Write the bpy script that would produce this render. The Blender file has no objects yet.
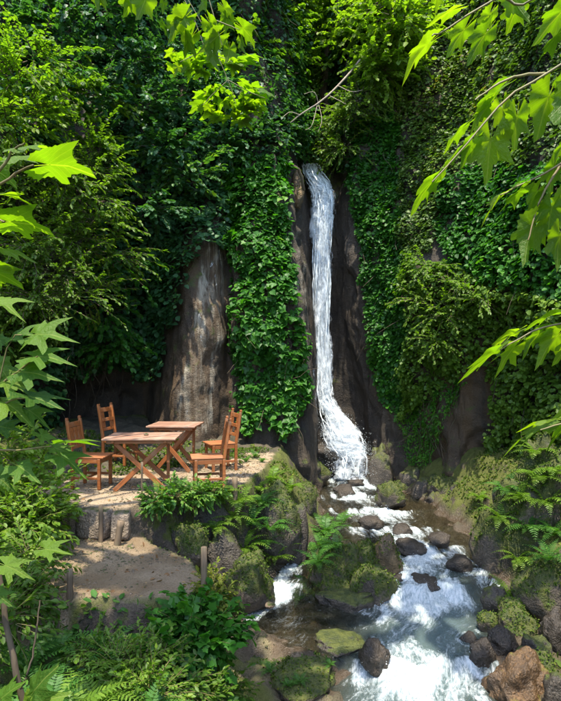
import bpy, bmesh, math, random
import numpy as np
from mathutils import Vector, Matrix

# ---------------------------------------------------------------- camera, sky, sun, exposure
scene = bpy.context.scene
F, CX, HY, CZ = 560.0, 280.5, 362.0, 1.75      # focal length in photo pixels, principal x, horizon y, eye height
cam_d = bpy.data.cameras.new('camera')
cam_d.sensor_fit = 'VERTICAL'; cam_d.sensor_height = 24.0; cam_d.lens = 24.0 * F / 701
cam_d.shift_y = 11.5 / 701
cam_d.clip_start = 0.05; cam_d.clip_end = 400
cam = bpy.data.objects.new('camera', cam_d); scene.collection.objects.link(cam)
cam.location = (0, 0, CZ); cam.rotation_euler = (math.radians(90), 0, 0)
scene.camera = cam

TO_SUN = Vector((-0.04, -0.29, 0.95)).normalized()
world = bpy.data.worlds.new('World'); scene.world = world; world.use_nodes = True
wn = world.node_tree.nodes; wl = world.node_tree.links
sky = wn.new('ShaderNodeTexSky'); sky.sky_type = 'NISHITA'; sky.sun_disc = False
sky.sun_elevation = math.asin(TO_SUN.z); sky.sun_rotation = math.atan2(TO_SUN.x, TO_SUN.y)
wn['Background'].inputs['Strength'].default_value = 0.15
wl.new(sky.outputs[0], wn['Background'].inputs['Color'])
sun_d = bpy.data.lights.new('sun', 'SUN'); sun_d.energy = 2.15; sun_d.angle = math.radians(0.55)
sun_d.color = (1.0, 0.91, 0.73)
sun = bpy.data.objects.new('sun', sun_d); scene.collection.objects.link(sun)
sun.rotation_euler = TO_SUN.to_track_quat('Z', 'Y').to_euler(); sun.location = (0, 0, 30)
scene.view_settings.view_transform = 'Standard'; scene.view_settings.look = 'None'
scene.view_settings.exposure = 2.35; scene.view_settings.gamma = 1.0
scene.cycles.max_bounces = 6; scene.cycles.diffuse_bounces = 3; scene.cycles.glossy_bounces = 2
scene.cycles.transmission_bounces = 4; scene.cycles.transparent_max_bounces = 12
scene.cycles.sample_clamp_indirect = 6.0

# ---------------------------------------------------------------- helpers
RNG = np.random.default_rng(7)
random.seed(11)
COL = scene.collection

def at(px, py, D):
    return Vector(((px - CX) / F * D, D, CZ - (py - HY) / F * D))

def to_px(P):
    P = np.asarray(P, float); Y = np.maximum(P[:, 1], 0.05)
    return P[:, 0] / Y * F + CX, HY - (P[:, 2] - CZ) / Y * F

_NT = np.random.default_rng(3).random(64 ** 3).astype(np.float32)
def vnoise(P):
    I = np.floor(P); f = (P - I).astype(np.float32); f = f * f * (3 - 2 * f); I = I.astype(np.int32) & 63; J = (I + 1) & 63
    x0, x1 = I[:, 0] << 12, J[:, 0] << 12; y0, y1 = I[:, 1] << 6, J[:, 1] << 6; z0, z1 = I[:, 2], J[:, 2]
    fx, fy, fz = f[:, 0], f[:, 1], f[:, 2]; L = lambda a, b, t: a + (b - a) * t
    q = lambda x, y: L(_NT[x + y + z0], _NT[x + y + z1], fz)
    return L(L(q(x0, y0), q(x0, y1), fy), L(q(x1, y0), q(x1, y1), fy), fx) * 2 - 1
def fbm(P, scale=1.0, octs=4, seed=0.0, gain=0.5):
    P = np.asarray(P, float) * scale + seed * 17.31
    r = 0; a = 1.0; t = 0
    for o in range(octs):
        r = r + a * vnoise(P); t += a; a *= gain; P = P * 2.03 + 5.7
    return r / t

def smooth(a, b, x):
    t = np.clip((x - a) / (b - a), 0, 1); return t * t * (3 - 2 * t)

def build_mesh(name, V, faces, smooth_shade=False, attrs=None):
    """faces: list of int arrays (n,k)."""
    me = bpy.data.meshes.new(name)
    V = np.asarray(V, np.float32)
    me.vertices.add(len(V)); me.vertices.foreach_set('co', V.ravel())
    loops = np.concatenate([f.ravel() for f in faces]).astype(np.int32)
    sizes = np.concatenate([np.full(len(f), f.shape[1], np.int32) for f in faces])
    starts = np.concatenate([[0], np.cumsum(sizes)[:-1]]).astype(np.int32)
    me.loops.add(len(loops)); me.loops.foreach_set('vertex_index', loops)
    me.polygons.add(len(sizes)); me.polygons.foreach_set('loop_start', starts); me.polygons.foreach_set('loop_total', sizes)
    for k, v in (attrs or {}).items():
        a = me.attributes.new(k, 'FLOAT', 'POINT'); a.data.foreach_set('value', np.asarray(v, np.float32))
    me.update(calc_edges=True); me.validate()
    if smooth_shade:
        me.polygons.foreach_set('use_smooth', np.ones(len(sizes), bool))
    return me

def obj(name, me, mat, parent=None, loc=None):
    if mat is not None and not me.materials: me.materials.append(mat)
    o = bpy.data.objects.new(name, me); COL.objects.link(o)
    if parent is not None: o.parent = parent
    if loc is not None: o.location = loc
    return o
def tag(o, label, cat, group=None):
    o['label'] = label; o['category'] = cat
    if group: o['group'] = group
    return o
def thing(name, label, cat, loc=(0, 0, 0), rz=0, group=None):
    o = bpy.data.objects.new(name, None); COL.objects.link(o)
    o.location = loc; o.rotation_euler = (0, 0, rz); o.empty_display_size = 0.1
    return tag(o, label, cat, group)

def grid_faces(nu, nv):
    i = np.arange(nu - 1)[:, None] * nv + np.arange(nv - 1)[None, :]
    i = i.ravel(); return np.stack([i, i + nv, i + nv + 1, i + 1], 1)

def tubes(paths, sides=6):
    """paths: list of (points(n,3), radii(n)) -> V, F"""
    VV = []; FF = []; off = 0
    for P, R in paths:
        P = np.asarray(P, float); R = np.asarray(R, float); n = len(P)
        T = np.gradient(P, axis=0); T /= np.linalg.norm(T, axis=1, keepdims=True) + 1e-9
        ref = np.where(np.abs(T[:, 2:3]) > 0.9, np.array([[1., 0, 0]]), np.array([[0, 0, 1.]]))
        A = np.cross(T, ref); A /= np.linalg.norm(A, axis=1, keepdims=True) + 1e-9
        B = np.cross(T, A)
        th = np.linspace(0, 2 * np.pi, sides, endpoint=False)
        ring = P[:, None] + R[:, None, None] * (np.cos(th)[None, :, None] * A[:, None] + np.sin(th)[None, :, None] * B[:, None])
        VV.append(ring.reshape(-1, 3))
        i = (np.arange(n - 1)[:, None] * sides + np.arange(sides)[None]); j = (np.arange(n - 1)[:, None] * sides + (np.arange(sides)[None] + 1) % sides)
        FF.append(np.stack([i, j, j + sides, i + sides], 2).reshape(-1, 4) + off)
        off += n * sides
    return np.concatenate(VV), np.concatenate(FF)

def catmull(P, n):
    P = np.asarray(P, float); m = len(P)
    t = np.linspace(0, m - 1 - 1e-6, n); i = t.astype(int); f = (t - i)[:, None]
    g = lambda k: P[np.clip(k, 0, m - 1)]
    p0, p1, p2, p3 = g(i - 1), g(i), g(i + 1), g(i + 2)
    return 0.5 * (2 * p1 + (p2 - p0) * f + (2 * p0 - 5 * p1 + 4 * p2 - p3) * f ** 2 + (3 * p1 - p0 - 3 * p2 + p3) * f ** 3)

def in_poly(px, py, poly):
    r = np.zeros(len(px), bool); n = len(poly)
    for i in range(n):
        x1, y1 = poly[i]; x2, y2 = poly[(i + 1) % n]
        if y1 == y2: continue
        c = ((y1 > py) != (y2 > py)) & (px < (x2 - x1) * (py - y1) / (y2 - y1) + x1)
        r ^= c
    return r
def poly_sdf(x, y, poly):
    d = np.full(len(x), 1e9); n = len(poly)
    for i in range(n):
        a = np.array(poly[i], float); b = np.array(poly[(i + 1) % n], float); e = b - a
        t = np.clip(((x - a[0]) * e[0] + (y - a[1]) * e[1]) / (e @ e), 0, 1)
        d = np.minimum(d, np.hypot(x - a[0] - t * e[0], y - a[1] - t * e[1]))
    return np.where(in_poly(x, y, poly), -d, d)

# ---------------------------------------------------------------- materials
def new_mat(name):
    m = bpy.data.materials.new(name); m.use_nodes = True
    nt = m.node_tree; nt.nodes.clear()
    out = nt.nodes.new('ShaderNodeOutputMaterial')
    return m, nt, out
def N(nt, t, **kw):
    n = nt.nodes.new(t)
    for k, v in kw.items():
        if k.startswith('_'): setattr(n, k[1:], v)
        else: n.inputs[k.replace('__', ' ')].default_value = v
    return n
def ramp(nt, fac, stops):
    r = nt.nodes.new('ShaderNodeValToRGB'); e = r.color_ramp.elements
    while len(e) < len(stops): e.new(0.5)
    for k, (p, c) in enumerate(stops): e[k].position = p; e[k].color = (*c, 1)
    nt.links.new(fac, r.inputs[0]); return r.outputs[0]
def noise(nt, scale, detail=4, vec=None, rough=0.55, dist=0.0):
    n = N(nt, 'ShaderNodeTexNoise', Scale=scale, Detail=detail, Roughness=rough, Distortion=dist)
    if vec is not None: nt.links.new(vec, n.inputs['Vector'])
    return n.outputs[0]
def objco(nt, scale=None):
    c = nt.nodes.new('ShaderNodeTexCoord').outputs['Object']
    if scale is not None:
        mp = nt.nodes.new('ShaderNodeMapping'); mp.inputs['Scale'].default_value = scale
        nt.links.new(c, mp.inputs[0]); c = mp.outputs[0]
    return c
def math_n(nt, op, a, b=None, clamp=False):
    n = nt.nodes.new('ShaderNodeMath'); n.operation = op; n.use_clamp = clamp
    for k, v in enumerate((a, b)):
        if v is None: continue
        if isinstance(v, (int, float)): n.inputs[k].default_value = v
        else: nt.links.new(v, n.inputs[k])
    return n.outputs[0]
def mixc(nt, fac, a, b):
    n = nt.nodes.new('ShaderNodeMix'); n.data_type = 'RGBA'
    if isinstance(fac, (int, float)): n.inputs[0].default_value = fac
    else: nt.links.new(fac, n.inputs[0])
    for k, v in ((6, a), (7, b)):
        if isinstance(v, tuple): n.inputs[k].default_value = (*v, 1)
        else: nt.links.new(v, n.inputs[k])
    return n.outputs[2]
def attr(nt, name):
    n = nt.nodes.new('ShaderNodeAttribute'); n.attribute_name = name; return n.outputs['Fac']
def bump(nt, h, strength=0.5, dist=0.05):
    b = N(nt, 'ShaderNodeBump', Strength=strength, Distance=dist); nt.links.new(h, b.inputs['Height']); return b.outputs[0]
def maprange(nt, v, a, b, c=0.0, d=1.0):
    n = nt.nodes.new('ShaderNodeMapRange'); nt.links.new(v, n.inputs[0])
    n.inputs[1].default_value = a; n.inputs[2].default_value = b; n.inputs[3].default_value = c; n.inputs[4].default_value = d
    return n.outputs[0]

def leaf_mat(name, stops, trans=0.42, rough=0.48, spec=0.3, tcol=(1.6, 1.9, 0.35), veins=False):
    m, nt, out = new_mat(name)
    if veins:
        oi = nt.nodes.new('ShaderNodeObjectInfo').outputs['Random']
        col = ramp(nt, oi, stops)
        sep = nt.nodes.new('ShaderNodeSeparateXYZ'); nt.links.new(objco(nt), sep.inputs[0])
        ax = math_n(nt, 'ABSOLUTE', sep.outputs[0])
        s = math_n(nt, 'SUBTRACT', sep.outputs[1], math_n(nt, 'MULTIPLY', ax, 0.9))
        w = math_n(nt, 'ABSOLUTE', math_n(nt, 'SUBTRACT', math_n(nt, 'FRACT', math_n(nt, 'MULTIPLY', s, 9.0)), 0.5))
        v1 = maprange(nt, w, 0.0, 0.07, 1, 0); v2 = maprange(nt, ax, 0.006, 0.02, 1, 0)
        v = math_n(nt, 'MULTIPLY', math_n(nt, 'MAXIMUM', math_n(nt, 'MULTIPLY', v1, 0.5), v2), 0.45)
        mott = maprange(nt, noise(nt, 7, 4, objco(nt)), 0.35, 0.7)
        col = mixc(nt, math_n(nt, 'MULTIPLY', mott, 0.35), col, (0.10, 0.17, 0.02))
        col = mixc(nt, v, col, (0.28, 0.34, 0.08))
        hb = math_n(nt, 'ADD', math_n(nt, 'MULTIPLY', v, -1.0), noise(nt, 18, 3, objco(nt)))
        nrm = bump(nt, hb, 0.35, 0.03)
    else:
        col = ramp(nt, attr(nt, 'tint'), stops); nrm = None
    p = N(nt, 'ShaderNodeBsdfPrincipled', Roughness=rough); p.inputs['Specular IOR Level'].default_value = spec
    nt.links.new(col, p.inputs['Base Color'])
    tr = nt.nodes.new('ShaderNodeBsdfTranslucent')
    mul = nt.nodes.new('ShaderNodeMix'); mul.data_type = 'RGBA'; mul.blend_type = 'MULTIPLY'; mul.inputs[0].default_value = 1
    nt.links.new(col, mul.inputs[6]); mul.inputs[7].default_value = (*tcol, 1)
    nt.links.new(mul.outputs[2], tr.inputs[0])
    if nrm is not None: nt.links.new(nrm, p.inputs['Normal'])
    mx = nt.nodes.new('ShaderNodeMixShader'); mx.inputs[0].default_value = trans
    nt.links.new(p.outputs[0], mx.inputs[1]); nt.links.new(tr.outputs[0], mx.inputs[2]); nt.links.new(mx.outputs[0], out.inputs[0])
    return m

M = {}
M['ivy_bright'] = leaf_mat('ivy_leaf_bright', [(0, (0.022, 0.085, 0.012)), (0.5, (0.042, 0.155, 0.015)), (0.9, (0.085, 0.22, 0.02)), (1, (0.13, 0.24, 0.03))], spec=.3, rough=.48)
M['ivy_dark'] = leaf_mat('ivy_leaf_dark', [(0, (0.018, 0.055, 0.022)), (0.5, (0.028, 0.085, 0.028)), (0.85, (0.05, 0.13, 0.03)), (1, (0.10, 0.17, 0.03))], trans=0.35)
M['creeper'] = leaf_mat('creeper_leaf', [(0, (0.026, 0.080, 0.034)), (0.6, (0.044, 0.125, 0.045)), (0.92, (0.08, 0.17, 0.04)), (1, (0.12, 0.20, 0.03))], trans=0.36, rough=0.48, spec=0.3)
M['vine_dry'] = leaf_mat('hanging_vine_leaf', [(0, (0.042, 0.08, 0.016)), (0.45, (0.068, 0.13, 0.02)), (0.8, (0.12, 0.18, 0.026)), (0.92, (0.15, 0.12, 0.05)), (1, (0.20, 0.15, 0.09))], trans=0.35)
M['shrub'] = leaf_mat('shrub_leaf', [(0, (0.055, 0.115, 0.014)), (0.5, (0.095, 0.175, 0.018)), (1, (0.15, 0.23, 0.03))], trans=0.42)
M['tree'] = leaf_mat('tree_leaf', [(0, (0.065, 0.135, 0.015)), (0.5, (0.11, 0.19, 0.018)), (1, (0.18, 0.26, 0.025))], trans=0.5)
M['fern'] = leaf_mat('fern_frond', [(0, (0.035, 0.11, 0.018)), (0.6, (0.06, 0.16, 0.025)), (1, (0.12, 0.22, 0.03))], trans=0.4)
M['fern_lime'] = leaf_mat('fern_frond_lime', [(0, (0.07, 0.14, 0.015)), (0.6, (0.11, 0.20, 0.02)), (1, (0.18, 0.25, 0.03))], trans=0.4)
M['moss_tuft'] = leaf_mat('moss_blade', [(0, (0.03, 0.065, 0.01)), (0.6, (0.07, 0.11, 0.014)), (1, (0.14, 0.16, 0.02))], trans=0.3, rough=0.7, spec=0.2)
M['maple'] = leaf_mat('maple_leaf', [(0, (0.07, 0.15, 0.012)), (0.5, (0.10, 0.19, 0.012)), (1, (0.14, 0.23, 0.015))], trans=0.62, tcol=(1.9, 1.95, 0.22), rough=0.42, spec=0.35, veins=True)
M['litter'] = leaf_mat('dead_leaf', [(0, (0.10, 0.05, 0.02)), (0.6, (0.20, 0.11, 0.05)), (1, (0.28, 0.20, 0.08))], trans=0.2, rough=.7)
M['maple_cool'] = leaf_mat('maple_leaf_cool', [(0, (0.03, 0.085, 0.012)), (0.5, (0.06, 0.14, 0.014)), (1, (0.12, 0.20, 0.018))], trans=0.5, rough=0.5, spec=0.25, veins=True)

def rock_mat(name, base=(0.16, 0.125, 0.09), dark=(0.05, 0.042, 0.034), moss=0.5, wet=0.0, streak=False, mosscol=((0.022, 0.034, 0.007), (0.075, 0.085, 0.012)), use_attr=False):
    m, nt, out = new_mat(name); co = objco(nt) if not use_attr else objco(nt)
    n1 = noise(nt, 2.2, 6, co, 0.6); n2 = noise(nt, 11, 6, co, 0.65); n3 = noise(nt, 45, 4, co, 0.6)
    col = mixc(nt, maprange(nt, n1, 0.35, 0.65), dark, base)
    col = mixc(nt, maprange(nt, n2, 0.52, 0.72, 0, 0.6), col, tuple(min(1, c * 1.7) for c in base))
    col = mixc(nt, maprange(nt, n3, 0.4, 0.62, 0.55, 0.0), col, tuple(c * 0.6 for c in dark))
    rough = maprange(nt, n2, 0.3, 0.7, 0.62 - 0.45 * wet, 0.9 - 0.45 * wet)
    if use_attr:   # ground: dry gravel/earth, wet rock and moss driven by where each lies
        dry = attr(nt, 'dry'); wt = attr(nt, 'wet')
        g1 = noise(nt, 5, 5, co); g2 = noise(nt, 70, 3, co); g3 = noise(nt, 1.3, 5, co, 0.6)
        soil = mixc(nt, maprange(nt, g1, 0.35, 0.65), (0.19, 0.125, 0.075), (0.33, 0.25, 0.165))
        soil = mixc(nt, maprange(nt, g2, 0.42, 0.65), soil, (0.43, 0.34, 0.25))
        soil = mixc(nt, maprange(nt, g3, 0.5, 0.66, 0, 0.75), soil, (0.24, 0.14, 0.08))
        soil = mixc(nt, math_n(nt, 'MULTIPLY', attr(nt, 'slab'), maprange(nt, g3, 0.3, 0.6, 0.35, 0.85)), soil, (0.145, 0.092, 0.05))
        col = mixc(nt, dry, col, soil)
        n2 = math_n(nt, 'ADD', n2, math_n(nt, 'MULTIPLY', g2, 0.35))
        rough = math_n(nt, 'SUBTRACT', 0.88, math_n(nt, 'MULTIPLY', wt, 0.68))
        col = mixc(nt, math_n(nt, 'MULTIPLY', wt, 0.62), col, (0.05, 0.032, 0.016))
    if streak:
        st = attr(nt, 'streak')
        sn = noise(nt, 1.0, 5, objco(nt, (7, 7, 0.45)), 0.7)
        s = math_n(nt, 'MULTIPLY', maprange(nt, sn, 0.46, 0.62), st)
        col = mixc(nt, s, col, (0.40, 0.37, 0.30))
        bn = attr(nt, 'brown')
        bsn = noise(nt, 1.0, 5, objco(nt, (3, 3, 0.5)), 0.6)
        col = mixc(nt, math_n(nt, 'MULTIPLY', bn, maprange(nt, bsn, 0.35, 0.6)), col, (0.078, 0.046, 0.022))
    if moss > 0:
        g = nt.nodes.new('ShaderNodeNewGeometry'); sp = nt.nodes.new('ShaderNodeSeparateXYZ'); nt.links.new(g.outputs['Normal'], sp.inputs[0])
        mn = noise(nt, 3.2, 5, co, 0.65)
        v = math_n(nt, 'ADD', math_n(nt, 'MULTIPLY', sp.outputs[2], 0.35), math_n(nt, 'SUBTRACT', mn, 0.5))
        v = maprange(nt, math_n(nt, 'ADD', v, math_n(nt, 'MULTIPLY', n3, 0.18)), 0.42 - 0.5 * moss, 0.52 - 0.5 * moss)
        if use_attr: v = math_n(nt, 'MULTIPLY', v, attr(nt, 'moss'))
        mc = mixc(nt, maprange(nt, n2, 0.35, 0.65), mosscol[0], mosscol[1])
        col = mixc(nt, v, col, mc)
    p = N(nt, 'ShaderNodeBsdfPrincipled'); nt.links.new(col, p.inputs['Base Color']); nt.links.new(rough, p.inputs['Roughness'])
    h = math_n(nt, 'ADD', math_n(nt, 'MULTIPLY', n2, 1.0), math_n(nt, 'MULTIPLY', n3, 0.5))
    nt.links.new(bump(nt, h, 0.8, 0.05), p.inputs['Normal']); nt.links.new(p.outputs[0], out.inputs[0])
    return m
M['cliff'] = rock_mat('cliff_rock', base=(0.066, 0.047, 0.031), dark=(0.022, 0.017, 0.013), moss=0.36, streak=True)
M['ground'] = rock_mat('ground_earth', base=(0.105, 0.08, 0.056), dark=(0.04, 0.032, 0.024), moss=0.55, use_attr=True)
M['rock_moss'] = rock_mat('mossy_rock', moss=0.72)
M['rock_wet'] = rock_mat('wet_rock', base=(0.055, 0.041, 0.029), dark=(0.025, 0.02, 0.016), moss=0.0, wet=0.55)
M['rock_dark'] = rock_mat('dark_rock', base=(0.10, 0.08, 0.06), dark=(0.03, 0.026, 0.022), moss=0.35, wet=0.4)
M['rock_ochre'] = rock_mat('ochre_rock', base=(0.26, 0.17, 0.08), dark=(0.07, 0.05, 0.03), moss=0.3, wet=0.3, mosscol=((0.09, 0.08, 0.01), (0.26, 0.19, 0.02)))
M['rock_tawny'] = rock_mat('tawny_rock', base=(0.17, 0.095, 0.04), dark=(0.045, 0.028, 0.016), moss=0.12, wet=0.6, mosscol=((0.06, 0.055, 0.01), (0.14, 0.11, 0.015)))
M['rock_sand'] = rock_mat('sandy_rock', base=(0.32, 0.23, 0.155), dark=(0.15, 0.11, 0.075), moss=0.25)
M['concrete'] = rock_mat('weathered_concrete', base=(0.34, 0.27, 0.20), dark=(0.17, 0.125, 0.09), moss=0.12)

def wood_mat(name, c1, c2, c3, scale=(3, 40, 40), rough=0.5):
    m, nt, out = new_mat(name)
    co = objco(nt, scale); n1 = noise(nt, 1.0, 5, co, 0.6, 0.6); n2 = noise(nt, 6, 4, objco(nt))
    oi = nt.nodes.new('ShaderNodeObjectInfo').outputs['Random']
    col = mixc(nt, maprange(nt, n1, 0.35, 0.65), c1, c2)
    col = mixc(nt, maprange(nt, n2, 0.5, 0.75, 0, 0.8), col, c3)
    col = mixc(nt, math_n(nt, 'MULTIPLY', oi, 0.35), col, tuple(c * 0.6 for c in c1))
    p = N(nt, 'ShaderNodeBsdfPrincipled', Roughness=rough); nt.links.new(col, p.inputs['Base Color'])
    nt.links.new(bump(nt, n1, 0.3, 0.004), p.inputs['Normal']); nt.links.new(p.outputs[0], out.inputs[0]); return m
M['wood'] = wood_mat('stained_wood', (0.19, 0.055, 0.015), (0.38, 0.130, 0.032), (0.27, 0.16, 0.09))
M['wood_top'] = wood_mat('weathered_tabletop', (0.21, 0.095, 0.058), (0.33, 0.185, 0.12), (0.37, 0.27, 0.20), rough=0.45)
M['post'] = wood_mat('grey_post_wood', (0.10, 0.07, 0.045), (0.19, 0.135, 0.085), (0.16, 0.15, 0.08), scale=(30, 30, 3), rough=0.85)
M['bark'] = wood_mat('bark', (0.05, 0.035, 0.022), (0.11, 0.08, 0.052), (0.09, 0.09, 0.04), scale=(20, 20, 4), rough=0.9)
M['dead'] = wood_mat('bleached_dead_wood', (0.22, 0.17, 0.12), (0.34, 0.28, 0.21), (0.15, 0.12, 0.08), scale=(20, 20, 20), rough=0.85)
M['twig'] = wood_mat('green_twig', (0.10, 0.09, 0.03), (0.17, 0.15, 0.05), (0.20, 0.12, 0.05), scale=(20, 20, 20), rough=0.6)

def foam_white(nt):
    p = N(nt, 'ShaderNodeBsdfPrincipled', Roughness=0.35); p.inputs['Base Color'].default_value = (0.62, 0.68, 0.72, 1)
    p.inputs['Subsurface Weight'].default_value = 0.0
    return p
def water_mat():
    m, nt, out = new_mat('stream_water')
    cb = nt.nodes.new('ShaderNodeCombineXYZ'); nt.links.new(attr(nt, 'su'), cb.inputs[0]); nt.links.new(attr(nt, 'sv'), cb.inputs[1])
    def fl(sx, sy):
        mp = nt.nodes.new('ShaderNodeMapping'); mp.inputs['Scale'].default_value = (sx, sy, 1); nt.links.new(cb.outputs[0], mp.inputs[0]); return mp.outputs[0]
    f = attr(nt, 'foam')
    n1 = noise(nt, 1, 6, fl(9, 3.2), 0.7, 1.0); n2 = noise(nt, 1, 5, fl(34, 15), 0.65, 0.6)
    nn = math_n(nt, 'ADD', math_n(nt, 'MULTIPLY', n1, 0.62), math_n(nt, 'MULTIPLY', n2, 0.38))
    d = math_n(nt, 'SUBTRACT', nn, math_n(nt, 'MULTIPLY', math_n(nt, 'SUBTRACT', 1.0, f), 0.80))
    fac = maprange(nt, d, -0.06, 0.20)
    aer = attr(nt, 'aerated')
    gl = N(nt, 'ShaderNodeBsdfGlossy', Roughness=0.08)
    tp = nt.nodes.new('ShaderNodeBsdfTransparent'); nt.links.new(mixc(nt, aer, (0.74, 0.72, 0.58), (0.50, 0.66, 0.66)), tp.inputs[0])
    df = nt.nodes.new('ShaderNodeBsdfDiffuse'); nt.links.new(mixc(nt, aer, (0.05, 0.045, 0.022), (0.16, 0.23, 0.235)), df.inputs[0])
    body = nt.nodes.new('ShaderNodeMixShader'); nt.links.new(maprange(nt, aer, 0, 1, 0.08, 0.42), body.inputs[0])
    nt.links.new(tp.outputs[0], body.inputs[1]); nt.links.new(df.outputs[0], body.inputs[2])
    fr = N(nt, 'ShaderNodeFresnel', IOR=1.33)
    wv = noise(nt, 1, 5, fl(16, 9), 0.62, 0.8)
    nb = bump(nt, wv, 0.9, 0.07); nt.links.new(nb, gl.inputs['Normal']); nt.links.new(nb, fr.inputs['Normal'])
    clear = nt.nodes.new('ShaderNodeMixShader'); nt.links.new(fr.outputs[0], clear.inputs[0])
    nt.links.new(body.outputs[0], clear.inputs[1]); nt.links.new(gl.outputs[0], clear.inputs[2])
    fo = foam_white(nt); nt.links.new(mixc(nt, maprange(nt, n2, .4, .6), (0.30, 0.38, 0.42), (0.58, 0.62, 0.64)), fo.inputs['Base Color']); nt.links.new(bump(nt, nn, 0.9, 0.06), fo.inputs['Normal'])
    mx = nt.nodes.new('ShaderNodeMixShader'); nt.links.new(fac, mx.inputs[0])
    nt.links.new(clear.outputs[0], mx.inputs[1]); nt.links.new(fo.outputs[0], mx.inputs[2]); nt.links.new(mx.outputs[0], out.inputs[0])
    return m
M['water'] = water_mat()
def fall_mat():
    m, nt, out = new_mat('falling_water')
    e = attr(nt, 'dens')
    uvx = attr(nt, 'fu'); uvy = attr(nt, 'fv')
    cb = nt.nodes.new('ShaderNodeCombineXYZ'); nt.links.new(uvx, cb.inputs[0]); nt.links.new(uvy, cb.inputs[1])
    n1 = noise(nt, 1.0, 6, cb.outputs[0], 0.72, 1.2)
    mp = nt.nodes.new('ShaderNodeMapping'); mp.inputs['Scale'].default_value = (3, 3.5, 1); nt.links.new(cb.outputs[0], mp.inputs[0])
    n2 = noise(nt, 1.0, 5, mp.outputs[0], 0.65)
    nn = math_n(nt, 'ADD', math_n(nt, 'MULTIPLY', n1, 0.65), math_n(nt, 'MULTIPLY', n2, 0.35))
    fac = maprange(nt, math_n(nt, 'SUBTRACT', nn, math_n(nt, 'SUBTRACT', 0.90, e)), -0.05, 0.22)
    p = N(nt, 'ShaderNodeBsdfDiffuse', Roughness=0.5)
    nt.links.new(mixc(nt, maprange(nt, nn, 0.38, 0.60), (0.34, 0.42, 0.50), (0.88, 0.91, 0.94)), p.inputs['Color'])
    nt.links.new(bump(nt, nn, 0.5, 0.04), p.inputs['Normal'])
    tl = nt.nodes.new('ShaderNodeBsdfTranslucent'); tl.inputs[0].default_value = (0.7, 0.78, 0.85, 1)
    a = nt.nodes.new('ShaderNodeMixShader'); a.inputs[0].default_value = 0.25
    nt.links.new(p.outputs[0], a.inputs[1]); nt.links.new(tl.outputs[0], a.inputs[2])
    tp = nt.nodes.new('ShaderNodeBsdfTransparent'); mx = nt.nodes.new('ShaderNodeMixShader')
    nt.links.new(fac, mx.inputs[0]); nt.links.new(tp.outputs[0], mx.inputs[1]); nt.links.new(a.outputs[0], mx.inputs[2]); nt.links.new(mx.outputs[0], out.inputs[0])
    return m
M['fall'] = fall_mat()
def drop_mat():
    m, nt, out = new_mat('water_droplet'); p = foam_white(nt); nt.links.new(p.outputs[0], out.inputs[0]); return m
M['drop'] = drop_mat()

# ---------------------------------------------------------------- ground
YS = np.array([-60, 2.0, 4.5, 5.6, 6.0, 6.5, 7.0, 7.7, 8.5, 9.3, 10.0, 11.5, 13.0, 14.0, 16.0])
XL = np.array([.3, .4, .5, .62, .55, .15, -.57, -.28, .12, .6, .8, .85, 1.0, 1.2, 1.5])
XR = np.array([1.9, 1.9, 1.95, 2.1, 2.2, 2.45, 2.75, 3.1, 3.3, 3.3, 3.15, 2.8, 2.45, 2.3, 2.2])
LY = np.array([-60, 2.0, 4.5, 5.35, 5.5, 6.0, 6.15, 6.9, 7.45, 7.7, 8.3, 8.7, 8.85, 9.6, 9.72, 10.6, 10.7, 11.5, 11.62, 12.6, 12.8, 13.3, 14.5, 60])
LZ = np.array([-2.0, -2.0, -1.85, -1.78, -1.66, -1.62, -1.51, -1.47, -1.46, -1.33, -1.30, -1.28, -1.22, -1.20, -1.15, -1.14, -1.08, -1.07, -1.02, -1.0, -.94, -.92, -.86, -.8])
def level(y, x=None):
    if x is not None:
        Q = np.stack([x, y * .35, 0 * x], 1); y = y + .34 * fbm(Q, 1.3, 3, 61) + .14 * fbm(Q, 4.5, 2, 62)
    return np.interp(y, LY, LZ)
TERRACE = [(-4.3, 7.6), (-3.05, 7.1), (-2.3, 6.75), (-1.82, 6.72), (-1.55, 7.05), (-1.15, 7.6), (-.55, 7.85), (-.25, 9.0), (-.1, 10.2), (.1, 11.4), (-.5, 12.6), (-4.3, 12.8)]
PATH = [(-2.35, 4.95), (-1.6, 4.9), (-.78, 4.92), (-.72, 5.4), (-.95, 5.95), (-1.45, 6.45), (-1.75, 6.95), (-2.7, 7.1), (-3.15, 6.6), (-2.9, 5.6)]
STEP = [(-2.9, 4.3), (-1.85, 4.35), (-1.8, 5.1), (-2.9, 5.4)]
FORE = [(-4.5, -3), (-4.5, 4.8), (-1.5, 4.55), (-.85, 4.75), (-.6, 4.5), (-.9, 3.6), (-.5, 2.6), (-.4, -3)]
UNDER = [(-2.5, -60), (-2.5, 1.35), (2.5, 1.35), (2.5, -60)]
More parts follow.
